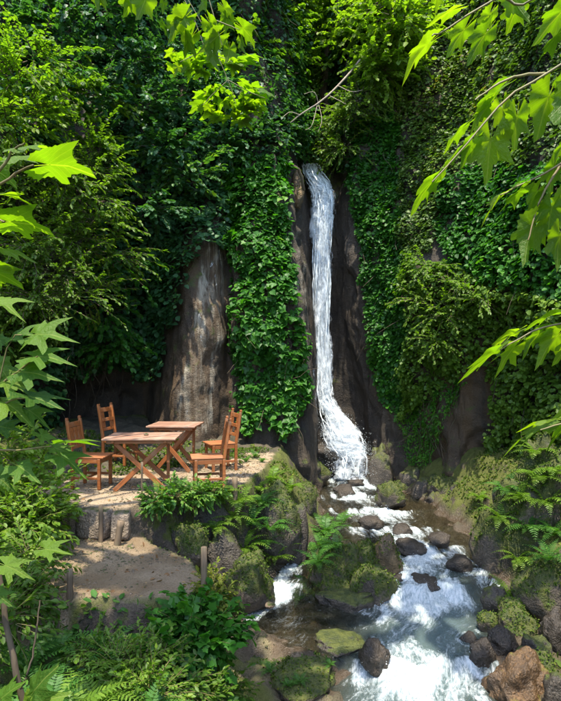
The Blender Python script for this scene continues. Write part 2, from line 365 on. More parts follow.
def ground_z(x, y, info=False, slab=False):
    P = np.stack([x, y, np.zeros_like(x)], 1)
    nb = fbm(P, 0.9, 4, 1); nf = fbm(P, 3.5, 4, 2); nx = fbm(P, 12, 3, 3)
    zw = level(y, x); xl = np.interp(y, YS, XL); xr = np.interp(y, YS, XR)
    w = .16 * nb + .08 * nf
    dl = xl - x + w; dr = x - xr + w
    ledge = smooth(7.15, 6.75, y) * smooth(3.5, 4.5, y)
    steep = np.clip(dl, 0, 3) * 1.25
    flat = np.clip(dl, 0, .9) * .10 + np.clip(dl - .9, 0, .75) * .75 + .035 + .05 * nf
    zl = zw + np.where(dl > 0, np.minimum(steep, 1.0 + .1 * dl) * (1 - ledge) + flat * ledge, 0)
    zr = zw + np.where(dr > 0, np.minimum(dr * np.where(y < 7, .22, 1.05), .7 + .35 * dr), 0)
    ins = np.minimum(-dl, -dr)
    bed = zw - .26 * smooth(0, .5, ins) + .16 * nf * smooth(0, .3, ins) + .10 * fbm(P, 2.2, 3, 9)
    z = np.where(dl > 0, zl, np.where(dr > 0, zr, bed)) + .09 * nf + .03 * nx
    hill = np.clip(-3.4 - x + .3 * nb, 0, 6) * .45 * smooth(4.5, 6, y) - .12
    z = np.maximum(z, np.where(x < -3.0, hill, -9))
    dry = np.zeros_like(x)
    def plateau(poly, h, slope, rough, edge=.14):
        d = poly_sdf(x, y, poly) + edge * nb + .05 * nf
        top = h + rough * (nf * .6 + nx * .4 + nb)
        return np.where(d < 0, top, top - np.clip(d, 0, 5) * slope), smooth(.02, -.06, d)
    tz, td = plateau(TERRACE, 0.0, 5.0, .018); pz, pd = plateau(PATH, -.35, 7.0, .035, .07); sz, sd = plateau(STEP, -.58, 6, .02, .05)
    fz, _ = plateau(FORE, -.78, 1.3, .08); uz, _ = plateau(UNDER, .1, 1.6, .03)
    for q in (tz, pz, sz, fz, uz): z = np.maximum(z, q)
    dry = np.maximum(td * (z <= tz + .01), np.maximum(pd * (z <= pz + .01), sd * (z <= sz + .01)))
    if not info: return z
    ld = ledge * smooth(0.1, .25, dl) * smooth(1.5, 1.0, dl)
    dry = np.maximum(dry, ld * smooth(-.05, .25, nb + .5 * nf) * .8)
    wet = np.maximum(smooth(.16, .02, z - zw + .10 * nf), .85 * smooth(.6, .35, z - zw + .2 * nf) * (x > xr - .1) * (y < 7.6))
    moss = (1 - .8 * (x > xr) * (y < 7.2)) * (1 - .88 * np.maximum(td, np.maximum(pd, sd))) * smooth(.05, .2, z - zw)
    if slab: return z, dry, wet, moss, pd * (z <= pz + .01)
    return z, dry, wet, moss
def axis(lo, hi, step, far_lo, far_hi):
    a = np.arange(lo, hi + 1e-6, step); n = 14
    L = lo - (lo - far_lo) * (np.arange(n, 0, -1) / n) ** 2.2; R = hi + (far_hi - hi) * (np.arange(1, n + 1) / n) ** 2.2
    return np.concatenate([L, a, R])
gx = axis(-4.6, 4.6, .04, -70, 70); gy = axis(3.2, 14.5, .04, -60, 80)
GX, GY = np.meshgrid(gx, gy, indexing='ij')
gz, gdry, gwet, gmoss, gslab = ground_z(GX.ravel(), GY.ravel(), True, True)
me = build_mesh('ground', np.stack([GX.ravel(), GY.ravel(), gz], 1), [grid_faces(len(gx), len(gy))], True, dict(dry=gdry, wet=gwet, moss=gmoss, slab=gslab))
g = obj('ground', me, M['ground']); g['kind'] = 'structure'
def gz1(x, y): return float(ground_z(np.array([x]), np.array([y]))[0])

# ---------------------------------------------------------------- cliff
ROWS = [-900, -110, 60, 180, 320, 450]
def col(px, D):
    px = px if isinstance(px, list) else [px] * 5; D = D if isinstance(D, list) else [D] * 5
    pts = [at(p, r, d) for p, r, d in zip(px, ROWS[1:], D)]
    out = Vector((pts[0].x, pts[0].y - 6, 0)).normalized()
    top = pts[0] + out * 9 + Vector((0, 0, 3)); b = pts[-1].copy(); b.z = -3
    return [top] + pts + [b]
def colw(x, y, lean=0):
    sg = 1 if x > 0 else -1
    return [Vector((x + sg * o, y, z)) for z, o in zip([11, 8.5, 6.5, 4.8, 2.5, 0, -3], [9, 2.6, 1.3, .7, .2, 0, 0])]
CC = [colw(-9, -25, -1), colw(-7.5, -8, -1), colw(-6.6, 0, -1), colw(-6.0, 4, -1), colw(-5.6, 7, -.6),
      col(0, [12, 10.7, 9.9, 9.8, 10]), col(60, [13, 11.8, 10.9, 10.8, 11.8]), col(110, [13.8, 12.5, 11.6, 11.5, 13.0]),
      col(145, [13, 12.5, 11.9, 12.1, 13.2]), col([160, 160, 172, 160, 152], [13, 12.6, 12.2, 12.1, 12.0]),
      col([195, 200, 203, 183, 172], [13, 12.5, 12.1, 11.3, 11.1]), col([217, 220, 221, 212, 205], [13, 12.5, 12.1, 11.4, 11.2]),
      col([230, 231, 231, 231, 231], [13, 12.6, 12.2, 12.0, 11.8]), col(246, [13, 12.4, 11.8, 11.45, 11.4]),
      col(272, [13.5, 12.8, 11.7, 11.3, 11.4]), col([288, 290, 287, 300, 306], [15, 13.8, 12.0, 11.5, 11.5]),
      col([296, 296, 297, 312, 317], [17, 16, 12.6, 12.2, 12.1]), col([300, 302, 302, 315, 320], [19, 18, 13.7, 13.6, 13.5]),
      col([315, 318, 318, 326, 340], [20, 19, 14.4, 14.2, 14.2]), col([336, 336, 337, 342, 366], [19, 18, 14.3, 14.0, 13.9]),
      col([342, 342, 344, 352, 373], [16.5, 15.4, 13.7, 13.5, 13.3]), col([352, 350, 353, 368, 381], [15.6, 14.2, 13.2, 12.9, 12.8]),
      col([390, 385, 385, 395, 402], [15.2, 13.8, 12.9, 12.4, 12.5]), col([430, 420, 418, 414, 422], [14.8, 13.2, 12.4, 11.8, 12.0]),
      col([470, 460, 455, 448, 455], [14.2, 12.6, 11.7, 11.1, 11.3]), col([520, 510, 505, 487, 482], [13.0, 11.4, 10.6, 10.5, 11.2]),
      col([570, 560, 550, 540, 530], [11.4, 10.0, 9.3, 9.5, 10.2]),
      colw(5.2, 7.0, .6), colw(5.0, 4.0, .6), colw(5.6, 0, .8), colw(7, -8, 1), colw(9, -25, 1)]
C = np.array([[list(p) for p in c] for c in CC])          # (ncol, 7, 3)
NU, NV = 520, 270
A = catmull(C.reshape(len(CC), -1), NU).reshape(NU, 7, 3)
B = catmull(A.transpose(1, 0, 2).reshape(7, -1), NV).reshape(NV, NU, 3).transpose(1, 0, 2)   # (NU,NV,3)
du = np.gradient(B, axis=0); dv = np.gradient(B, axis=1)
Nn = np.cross(dv, du); Nn /= np.linalg.norm(Nn, axis=2, keepdims=True) + 1e-9
Pf = B.reshape(-1, 3); Nf = Nn.reshape(-1, 3)
mid = np.array([0, 6, 3.0]); sgn = np.sign(((mid - Pf) * Nf).sum(1, keepdims=True).mean()); Nf = Nf * sgn
px, py = to_px(Pf)
infr = np.where((Pf[:, 1] > 4), 1.0, .6)
fallz = in_poly(px, py, [(296, 100), (345, 100), (350, 300), (378, 480), (310, 480), (306, 250)]).astype(float)
disp = .42 * fbm(Pf, .55, 4, 4) + .20 * fbm(Pf * np.array([1, 1, .55]), 1.9, 5, 5, .55) - .22 * np.abs(fbm(Pf * np.array([1, 1, .45]), 2.6, 4, 6)) + .05 * fbm(Pf, 6, 3, 16)
face = in_poly(px, py, [(150, 250), (235, 230), (245, 470), (130, 470)])
disp = disp * np.where(fallz > 0, .35, np.where(face, .55, 1.0))
Pc = Pf + Nf * disp[:, None]
streak = np.maximum(in_poly(px, py, [(205, 240), (230, 240), (222, 330), (212, 430), (178, 440), (176, 400), (192, 330)]) * .95,
                    in_poly(px, py, [(290, 230), (303, 230), (316, 400), (305, 420)]) * .3)
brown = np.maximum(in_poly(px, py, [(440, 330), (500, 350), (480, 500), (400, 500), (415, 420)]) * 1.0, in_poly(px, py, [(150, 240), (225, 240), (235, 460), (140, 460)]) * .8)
me = build_mesh('cliff', Pc, [grid_faces(NU, NV)], True, dict(streak=streak, brown=brown))
cl = obj('cliff', me, M['cliff']); cl['kind'] = 'structure'
PcG = Pc.reshape(NU, NV, 3)
d1 = np.gradient(PcG, axis=0); d2 = np.gradient(PcG, axis=1); nn_ = np.cross(d2, d1); area = np.linalg.norm(nn_, axis=2)
CN = (nn_ / (area[..., None] + 1e-9) * sgn).reshape(-1, 3); CA = area.ravel()
CPX, CPY = to_px(Pc)

# ---------------------------------------------------------------- leaf generators
IVY = (np.array([(0, 0, 0), (.40, -.02, .03), (.50, .36, .07), (.22, .68, .03), (0, 1, -.12), (-.22, .68, .03), (-.50, .36, .07), (-.40, -.02, .03)]),
       np.array([(0, 1, 2), (0, 2, 3), (0, 3, 4), (0, 4, 5), (0, 5, 6), (0, 6, 7)]))
OVAL = (np.array([(0, 0, 0), (.26, .35, .05), (.2, .72, .02), (0, 1, -.08), (-.2, .72, .02), (-.26, .35, .05)]),
        np.array([(0, 1, 2, 3), (0, 3, 4, 5)]))
WIDE = (np.array([(0, 0, 0), (.46, .28, .07), (.30, .74, .02), (0, 1, -.10), (-.30, .74, .02), (-.46, .28, .07)]), np.array([(0, 1, 2, 3), (0, 3, 4, 5)]))
LOBED = (np.array([(0, 0, 0), (.5, .02, .0), (.44, .26, .03), (.58, .52, .0), (.32, .64, .03), (0, 1, -.12), (-.32, .64, .03), (-.58, .52, 0), (-.44, .26, .03), (-.5, .02, 0), (0, .35, -.03)]),
         np.array([(0, 1, 2), (0, 2, 10), (2, 3, 4), (10, 2, 4), (10, 4, 5), (10, 5, 6), (10, 6, 8), (6, 7, 8), (0, 10, 8), (0, 8, 9)]))
BLADE = (np.array([(-.07, 0, 0), (.07, 0, 0), (0, 1, 0)]), np.array([(0, 1, 2)]))
def unit(v): return v / (np.linalg.norm(v, axis=1, keepdims=True) + 1e-9)
def leaf_arrays(P, T, Nm, S, tint, tpl):
    P = np.asarray(P); n = len(P)
    T = unit(T); X = unit(np.cross(T, Nm)); Z = np.cross(X, T)
    tv, tf = tpl; S = np.asarray(S).reshape(-1, 1, 1)
    V = P[:, None] + S * (tv[None, :, 0:1] * X[:, None] + tv[None, :, 1:2] * T[:, None] + tv[None, :, 2:3] * Z[:, None])
    Fc = tf[None] + (np.arange(n) * len(tv))[:, None, None]
    return V.reshape(-1, 3), Fc.reshape(-1, tf.shape[1]), np.repeat(tint, len(tv))
def leaf_mesh(name, P, T, Nm, S, tint, tpl):
    V, Fc, t = leaf_arrays(P, T, Nm, S, tint, tpl)
    return build_mesh(name, V, [Fc], False, dict(tint=t))

# ---------------------------------------------------------------- ivy and creepers on the cliff
def rnd(*s): return RNG.random(s)
ROCK_MASKS = [[(202, 240), (228, 246), (230, 330), (236, 420), (238, 470), (128, 470), (136, 425), (162, 345), (184, 285)],
              [(288, 196), (300, 165), (350, 190), (356, 260), (368, 360), (380, 470), (300, 470), (302, 420), (314, 385), (300, 300), (294, 240)],
              [(366, 390), (400, 430), (405, 480), (365, 480)], [(466, 405), (480, 385), (488, 405), (478, 470), (448, 490), (446, 455)],
              [(60, 372), (150, 372), (150, 470), (60, 470)],
              [(228, 425), (250, 440), (266, 418), (284, 436), (302, 412), (308, 470), (228, 470)]]
REG = [  # name, label, polygon, density, leaf size, thickness, material, template, material tint bias
 ('ivy_curtain', 'bright green broad-leaved ivy column left of the waterfall', [(228, 140), (288, 158), (292, 235), (302, 330), (316, 385), (300, 410), (285, 440), (262, 452), (240, 440), (234, 400), (230, 240)], 850, .112, .32, 'ivy_bright', IVY, 0),
 ('ivy_curtain', 'deep green ivy strip hanging down the cliff edge right of the waterfall', [(344, 120), (395, 110), (398, 250), (405, 330), (400, 420), (372, 400), (360, 300), (348, 220)], 1400, .085, .22, 'ivy_bright', WIDE, -.1),
 ('ivy_curtain', 'lush dark ivy patch behind the right-hand maple leaves', [(440, 170), (600, 150), (600, 300), (520, 290), (450, 270), (430, 220)], 1300, .088, .3, 'ivy_bright', WIDE, -.15),
 ('hanging_vine', 'fine-leaved brownish hanging vines on the upper right cliff', [(340, -300), (700, -300), (700, 170), (440, 170), (430, 250), (398, 250), (395, 110), (345, 120)], 1230, .073, .30, 'vine_dry', WIDE, 0),
 ('climbing_shrub', 'sunlit leafy shrub spilling over the middle of the right cliff', [(398, 250), (450, 265), (520, 285), (600, 300), (600, 420), (500, 430), (480, 360), (440, 380), (400, 420), (405, 330)], 1400, .078, .45, 'shrub', WIDE, 0),
 ('moss_cushion', 'vivid green moss and ferns at the foot of the right cliff', [(390, 380), (445, 365), (462, 385), (436, 440), (425, 490), (398, 480)], 1500, .055, .12, 'ivy_bright', OVAL, .2),
 ('fern_curtain', 'pale leafy curtain overhanging the right bank of the stream', [(488, 400), (700, 380), (700, 560), (480, 560)], 1300, .08, .4, 'shrub', WIDE, .1),
 ('creeper', 'dark blue-green creeper covering the tall left cliff', [(60, -40), (236, -40), (232, 250), (200, 246), (176, 345), (150, 400), (130, 360), (60, 330), (110, 190)], 800, .105, .5, 'creeper', WIDE, 0),
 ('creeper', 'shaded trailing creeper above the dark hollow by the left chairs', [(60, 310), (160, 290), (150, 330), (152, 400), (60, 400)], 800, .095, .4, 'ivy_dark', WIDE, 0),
 ('climbing_shrub', 'yellow-green sunlit shrub climbing the left cliff', [(-120, 130), (110, 150), (130, 250), (110, 310), (60, 350), (-120, 400)], 900, .085, .6, 'shrub', OVAL, 0),
 ('creeper', 'dense green creeper at the top of the left cliff', [(-400, -500), (60, -500), (62, 180), (-400, 180)], 700, .10, .5, 'creeper', WIDE, .1),
 ('ivy_curtain', 'small-leaved ivy growing in the gully above the waterfall', [(230, -300), (346, -300), (346, 170), (300, 160), (288, 158), (228, 140)], 330, .10, .4, 'ivy_dark', WIDE, .1),
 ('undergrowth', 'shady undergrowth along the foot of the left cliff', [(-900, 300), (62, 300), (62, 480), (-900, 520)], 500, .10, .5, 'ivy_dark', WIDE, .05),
 ('cliff_cover', 'leafy cover on the cliffs reaching up out of view', None, 200, .16, .6, 'ivy_dark', IVY, .1)]
CW = CA * (Pc[:, 1] > .5) * (Pc[:, 2] > -1) * np.where((CPX < -80) | (CPX > 640) | (CPY < -110), .12, 1.0)
cum = np.cumsum(CW); TOT = cum[-1]
def sample_cliff(n):
    i = np.searchsorted(cum, rnd(n) * TOT).clip(0, len(Pc) - 1)
    j = RNG.normal(0, .03, (n, 3)); return Pc[i] + j - CN[i] * (j * CN[i]).sum(1, keepdims=True), CN[i]
rocked = np.zeros(0)
SP, SN = sample_cliff(int(TOT * 1500)); SX, SY = to_px(SP + SN * .2)
front = np.ones(len(SP), bool)
rid = np.full(len(SP), -1)
for k, r in reversed(list(enumerate(REG))):
    if r[2] is None: rid[:] = k
    else: rid[in_poly(SX + 8 * fbm(SP, 1.5, 2, 8), SY + 8 * fbm(SP, 1.5, 2, 9), r[2]) & (SP[:, 1] > 3)] = k
rk = np.zeros(len(SP), bool)
wob = 9 * fbm(SP, 2.0, 3, 12); wob2 = 9 * fbm(SP, 2.0, 3, 13)
for m_ in ROCK_MASKS: rk |= in_poly(SX + wob, SY + wob2, m_) & (SP[:, 1] > 3)
clump = fbm(SP, 1.6, 3, 21); clump2 = fbm(SP, .7, 2, 22)
offview = (SX < -60) | (SX > 620) | (SY < -70)
for k, (nm, lab, poly, dens, size, thick, mat, tpl, bias) in enumerate(REG):
    p_keep = dens / 1500 * np.where(offview & (k != len(REG) - 1), .12, 1.0)
    s = (rid == k) & front & ~rk & ~((k == len(REG) - 1) & ~offview) & (rnd(len(SP)) < p_keep * smooth(-.78, -.30, clump + .3 * clump2))
    P = SP[s]; n = len(P)
    if n < 10: continue
    Nn2 = SN[s]; off = offview[s]
    th = thick * (.25 + .9 * smooth(-.5, .6, clump[s])) * (.15 + .85 * np.sqrt(rnd(n))) 
    P = P + Nn2 * th[:, None]
    P[:, 2] -= .12 * th
    up = np.array([0, 0, 1.0])
    nrm = unit(Nn2 * (.55 + .5 * rnd(n, 1)) + up * (.55 + .5 * rnd(n, 1)) + RNG.normal(0, .42, (n, 3)))
    T = unit(-up * .7 + Nn2 * .45 + RNG.normal(0, .6, (n, 3)))
    T = unit(T - nrm * (T * nrm).sum(1, keepdims=True))
    S = size * (.4 + .95 * rnd(n)) * np.where(off, 2.3, 1.0)
    tint = np.clip(.38 + bias + .35 * clump[s] + .28 * clump2[s] + RNG.normal(0, .2, n), 0, 1)
    t = thing(nm, lab, 'ivy' if 'ivy' in nm else ('shrub' if 'shrub' in nm else ('moss' if 'moss' in nm else 'creeper')), tuple(P[P[:, 2].argmin()]))
    V, Fc, tt = leaf_arrays(P - np.array(t.location), T, nrm, S, tint, tpl)
    o = obj('foliage', build_mesh('foliage', V, [Fc], False, dict(tint=tt)), M[mat], t); o['kind'] = 'stuff'
    # woody stems hugging the rock
    paths = []
    for q in RNG.choice(n, min(n, 46), replace=False):
        b = P[q] - Nn2[q] * (th[q] * .6); L = .4 + .8 * random.random(); pts = [b]
        d = np.array([random.gauss(0, .25), random.gauss(0, .25), -1.0])
        for _ in range(5): d = d + RNG.normal(0, .25, 3); pts.append(pts[-1] + d / np.linalg.norm(d) * L / 5)
        paths.append((np.array(pts) - np.array(t.location), np.linspace(.007, .003, 6)))
    V, Fc = tubes(paths, 4); o = obj('stems', build_mesh('stems', V, [Fc], True), M['bark'], t); o['kind'] = 'stuff'

# ---------------------------------------------------------------- sprays, shrubs and trees
def spray_points(base, d, L, nl, droop=.25):
    """one leafy shoot: returns stem points and leaf positions/tips/normals"""
    d = np.asarray(d, float); d /= np.linalg.norm(d); n = 6
    pts = [np.asarray(base, float)]
    for k in range(n):
        d = d + np.array([0, 0, -droop / n]) + RNG.normal(0, .09, 3); d /= np.linalg.norm(d); pts.append(pts[-1] + d * L / n)
    pts = np.array(pts)
    t = np.linspace(.15, 1, nl); q = t * n; i = np.minimum(q.astype(int), n - 1)
    P = pts[i] + (pts[i + 1] - pts[i]) * (q - i)[:, None]
    D = unit(pts[i + 1] - pts[i]); side = unit(np.cross(D, np.array([0, 0, 1.0])) + 1e-6)
    sg = np.where(np.arange(nl) % 2, 1, -1)[:, None]
    T = unit(D * .65 + side * sg * (.9 * (1.05 - t))[:, None] + RNG.normal(0, .22, (nl, 3)) + np.array([0, 0, -.18]))
    Nm = unit(np.array([0, 0, 1.0]) + RNG.normal(0, .30, (nl, 3)) - .1 * D)
    return pts, P, T, Nm
def leafy_mass(t, centers, nspray, L, nl, size, mat, tpl, outward=None, droop=.3, flat=.45, tintb=.45, wood='bark', stem_r=.008):
    """shoots radiating out of each center (x,y,z,r)"""
    o0 = np.array(t.location); LP, LT, LN, LS, LI, paths = [], [], [], [], [], []
    for (x, y, z, r) in centers:
        ctint = random.gauss(0, .12)
        for _ in range(nspray):
            d = RNG.normal(0, 1, 3); d[2] = d[2] * flat + .12
            if outward is not None: d = d + np.asarray(outward)
            d /= np.linalg.norm(d)
            b = np.array([x, y, z]) + d * r * (.15 + .65 * random.random())
            pts, P, T, Nm = spray_points(b, d, L * (.6 + .7 * random.random()), nl, droop)
            LP.append(P); LT.append(T); LN.append(Nm); LS.append(size * (.6 + .7 * rnd(nl)))
            LI.append(np.clip(tintb + ctint + RNG.normal(0, .2, nl), 0, 1)); paths.append((pts - o0, np.linspace(stem_r, stem_r * .4, len(pts))))
    V, Fc, tt = leaf_arrays(np.concatenate(LP) - o0, np.concatenate(LT), np.concatenate(LN), np.concatenate(LS), np.concatenate(LI), tpl)
    o = obj('foliage', build_mesh('foliage', V, [Fc], False, dict(tint=tt)), M[mat], t); o['kind'] = 'stuff'
    V, Fc = tubes(paths, 3); o = obj('twigs', build_mesh('twigs', V, [Fc], True), M[wood], t); o['kind'] = 'stuff'
def trunk(t, pts, r0, r1, mat='bark', name='trunk', n=16):
    o0 = np.array(t.location); P = catmull(np.array([list(p) for p in pts]), n)
    P = P + np.concatenate([np.zeros((1, 3)), RNG.normal(0, r0 * .25, (n - 2, 3)), np.zeros((1, 3))])
    V, Fc = tubes([(P - o0, np.linspace(r0, r1, n))], 9)
    return obj(name, build_mesh(name, V, [Fc], True), M[mat], t)
def limbs(t, start, centers, r):
    for c in centers:
        s = np.array(start); e = np.array(c[:3]); m = (s + e) / 2 + np.array([random.gauss(0, .15), random.gauss(0, .15), .25])
        trunk(t, [s, m, e], r, r * .3, name='limb', n=10)
def P3(px, py, D): return tuple(at(px, py, D))
def cen(px, py, D, r): return (*at(px, py, D), r)

# trees rooted in the gully and on the cliff tops
T1 = thing('gully_tree', 'sunlit lime-green tree leaning over the top of the waterfall gully', 'tree', P3(330, 130, 15.5))
c1 = [cen(372, 12, 13.4, .5), cen(386, 5, 12.6, .5), cen(384, 48, 12.6, .4), cen(404, 20, 12.0, .5), cen(392, -50, 13, .8), cen(380, 72, 12.7, .3), cen(356, 40, 14, .4)]
trunk(T1, [P3(330, 130, 15.5), P3(327, 80, 15.3), P3(334, 30, 14.6), P3(345, -20, 14)], .16, .08); limbs(T1, at(331, 50, 15), c1, .05)
leafy_mass(T1, c1, 60, .75, 18, .105, 'tree', WIDE, outward=(0, -.3, 0), tintb=.62)
T2 = thing('gully_tree', 'mid-green tree standing deep in the gully behind the bare branches', 'tree', P3(300, 130, 17.5))
c2 = [cen(268, 25, 13.6, .7), cen(298, 5, 14.6, .8), cen(248, 50, 13.0, .5), cen(240, 8, 13.2, .7), cen(318, 35, 15.2, .6), cen(285, 62, 14.2, .45), cen(312, -30, 15, .9), cen(265, -30, 14, .9), cen(330, 70, 15.2, .4)]
trunk(T2, [P3(300, 130, 17.5), P3(304, 70, 17.2), P3(298, 0, 16.5)], .17, .08); limbs(T2, at(302, 60, 17), c2, .05)
leafy_mass(T2, c2, 60, .8, 18, .11, 'tree', WIDE, outward=(0, -.3, 0), tintb=.5)
T3 = thing('lip_shrub', 'arching grey-green shrub beside the lip of the waterfall', 'shrub', P3(348, 150, 13.4))
leafy_mass(T3, [cen(338, 128, 13.6, .5), cen(352, 118, 13.2, .5), cen(326, 140, 13.9, .35), cen(362, 100, 13, .5), cen(345, 150, 13.3, .3)], 46, .6, 18, .08, 'shrub', OVAL, outward=(-.5, -.5, -.1), tintb=.45, droop=.6)
T4 = thing('lip_shrub', 'cool green shrub hanging over the mossy root left of the fall', 'shrub', P3(262, 155, 12.6))
leafy_mass(T4, [cen(262, 130, 12.4, .45), cen(245, 142, 12.2, .5), cen(285, 128, 12.9, .4), cen(225, 150, 12.0, .5), cen(300, 140, 13.6, .3)], 46, .55, 18, .085, 'creeper', WIDE, outward=(.3, -.6, 0), tintb=.45)
# shrubs on the left cliff
def wall_shrub(label, mat, tpl, size, cs, nspray=46, L=.6, nl=20, tintb=.45, name='cliff_shrub', droop=.45, cat='shrub'):
    t = thing(name, label, cat, tuple(Vector(cs[0][:3]) + Vector((0, .3, -cs[0][3]))))
    leafy_mass(t, cs, nspray, L, nl, size, mat, tpl, outward=(.15, -.55, 0), tintb=tintb, droop=droop); return t
wall_shrub('bright yellow-green bush high on the left cliff edge', 'tree', OVAL, 0.093, [cen(15, 80, 8.6, .6), cen(35, 60, 9.0, .5), cen(5, 125, 8.4, .6), cen(25, 110, 8.8, .4)], tintb=.6)
wall_shrub('sprawling yellow-green bush halfway up the left cliff', 'shrub', OVAL, 0.081, [cen(85, 200, 9.6, .6), cen(60, 180, 9.3, .6), cen(100, 225, 9.8, .5), cen(75, 240, 9.5, .5), cen(95, 170, 9.9, .4), cen(110, 255, 10, .45)], 44, tintb=.55)
wall_shrub('grey-leaved bush below the sprawling yellow-green bush', 'shrub', OVAL, 0.074, [cen(60, 275, 9.0, .6), cen(85, 295, 9.4, .5), cen(40, 300, 8.8, .6), cen(30, 250, 8.8, .6)], 42, tintb=.35)
wall_shrub('slender bush catching sun against the dark left creeper', 'shrub', WIDE, 0.087, [cen(100, 95, 10.4, .4), cen(80, 130, 10.2, .4), cen(95, 150, 10.2, .3)], 22, tintb=.6)
wall_shrub('dark glossy bush bulging from the left creeper', 'creeper', WIDE, 0.099, [cen(140, 110, 11.0, .6), cen(165, 150, 11.2, .6), cen(130, 60, 11.0, .6), cen(190, 180, 11.4, .5), cen(150, 210, 11, .5)], 40, tintb=.4)
wall_shrub('blue-green bush draped over the top of the left cliff', 'creeper', WIDE, 0.099, [cen(60, 30, 10.4, .7), cen(95, 10, 10.6, .7), cen(130, 0, 11, .7), cen(170, 60, 11.6, .6), cen(210, 90, 12, .5), cen(60, 90, 10.2, .5)], 40, tintb=.45)
wall_shrub('trailing green branches hanging above the dark hollow', 'ivy_bright', WIDE, 0.087, [cen(122, 270, 11.0, .55), cen(105, 320, 11, .45), cen(112, 350, 11.2, .3)], 40, tintb=.3, droop=.9)
# leafy tree on the right cliff shelf
wall_shrub('feathery bush lit by sun on the right cliff', 'shrub', OVAL, .075, [cen(430, 270, 11.3, .4), cen(455, 285, 10.9, .4), cen(478, 300, 10.4, .4), cen(445, 315, 10.9, .4), cen(420, 300, 11.4, .3), cen(435, 345, 11.1, .3)], 36, .5, tintb=.45, droop=.5)

# big overhanging tree: its limbs reach in over the clearing from the left behind the camera
BT = thing('overhanging_tree', 'large overhanging tree with lit twigs in the top of view, unseen crown added for shade', 'tree', (-4.2, 3.0, -.3))
bt = [(-1.9, 2.15, 9.0, .35), (-1.0, 2.3, 9.3, .35), (-3.9, 5.2, 9.4, .9), (1.3, 3.7, 9.7, .9), (1.4, 4.7, 10.1, .8)]  # crown clumps out of view, placed mainly to shade the path and stream
trunk(BT, [(-4.2, 3, -.3), (-4.1, 3.1, 3), (-3.8, 3.6, 6), (-3, 4.3, 8.3)], .28, .14, n=24); limbs(BT, (-3.2, 4.1, 7.9), bt, .09)
leafy_mass(BT, bt, 30, .9, 12, .20, 'tree', LOBED, tintb=.6)

# ---------------------------------------------------------------- single large maple leaves
def maple_mesh(name, lobes, seed, teeth=1.0, body=.40):
    rg = np.random.default_rng(seed); na = 44; cu = (rg.uniform(0, .25), rg.uniform(.1, .7), rg.uniform(0, .5), rg.uniform(-.25, .25))
    th = np.linspace(-np.pi * .86, np.pi * .86, na)          # angle from tip direction
    r = np.full(na, body)
    for a, L, wd in lobes: r = np.maximum(r, L * np.exp(-np.abs((th - a) / wd) ** 1.5))
    r *= 1 + teeth * .07 * np.where(np.arange(na) % 2, 1, -1) * smooth(.25, .5, r); r *= 1 + rg.normal(0, .02, na)
    V = [(0, 0, 0)]; base = np.array([0, .30])
    for fr in (.45, 1.0):
        for k in range(na):
            x = math.sin(th[k]) * r[k] * fr; y = .30 + math.cos(th[k]) * r[k] * fr
            fold = cu[0] * abs(x) - cu[1] * (y - .3) ** 2 * (1 if y > .3 else .3) - cu[2] * x * x + cu[3] * x * y + .03 * fr * math.sin(5 * th[k] + seed * 2.1)
            V.append((x, y, fold))
    V[0] = (0, .30, 0)
    T = [(0, 1 + k, 2 + k) for k in range(na - 1)]
    Q = [(1 + k, 1 + na + k, 2 + na + k, 2 + k) for k in range(na - 1)]
    # short petiole
    b = len(V); V += [(-.008, .0, 0), (.008, 0, 0), (.008, .32, .004), (-.008, .32, .004)]; Q.append((b, b + 1, b + 2, b + 3))
    return build_mesh(name, V, [np.array(T), np.array(Q)], True)
BROAD = [(0, .70, .50), (.95, .60, .40), (-.95, .60, .40), (1.85, .46, .40), (-1.85, .46, .40)]
DEEP = [(0, .72, .34), (.85, .64, .30), (-.85, .64, .30), (1.75, .48, .30), (-1.75, .48, .30)]
ML = {}
for mk in ('maple', 'maple_cool'):
    for s in range(5):
        a = maple_mesh('maple_leaf', BROAD, s + 1); a.materials.append(M[mk]); d = maple_mesh('maple_leaf', DEEP, s + 9, 1.8, .33); d.materials.append(M[mk])
        ML[(mk, 'B', s)] = a; ML[(mk, 'D', s)] = d
def place_leaf(parent, base, tip, nrm, mesh, wide=1.0):
    base = Vector(base); tip = Vector(tip); y = (tip - base); L = y.length; y.normalize()
    x = y.cross(Vector(nrm)).normalized(); z = x.cross(y)
    o = bpy.data.objects.new('leaf', mesh); COL.objects.link(o); o.parent = parent
    m = Matrix((x, y, z)).transposed().to_4x4(); m.translation = base - parent.location
    o.matrix_local = m @ Matrix.Diagonal((L * wide, L, L, 1)); return o
def leaf_px(parent, bx, by, tx, ty, D, nrm, kind='B', mk='maple', dD=-.03, wide=1.0):
    return place_leaf(parent, at(bx, by, D), at(tx, ty, D + dD), nrm, ML[(mk, kind, random.randrange(5))], wide)
def twig(t, pts, r0=.006, r1=.0025, mat='twig'):
    return trunk(t, pts, r0, r1, mat, 'twig', 12)
SIDE = (.5, -.35, .8); FLAT = (.0, .12, 1); FACE = (.0, .65, .75); FACEL = (-.25, -.8, .5); EDGE = (-.35, .25, .9)

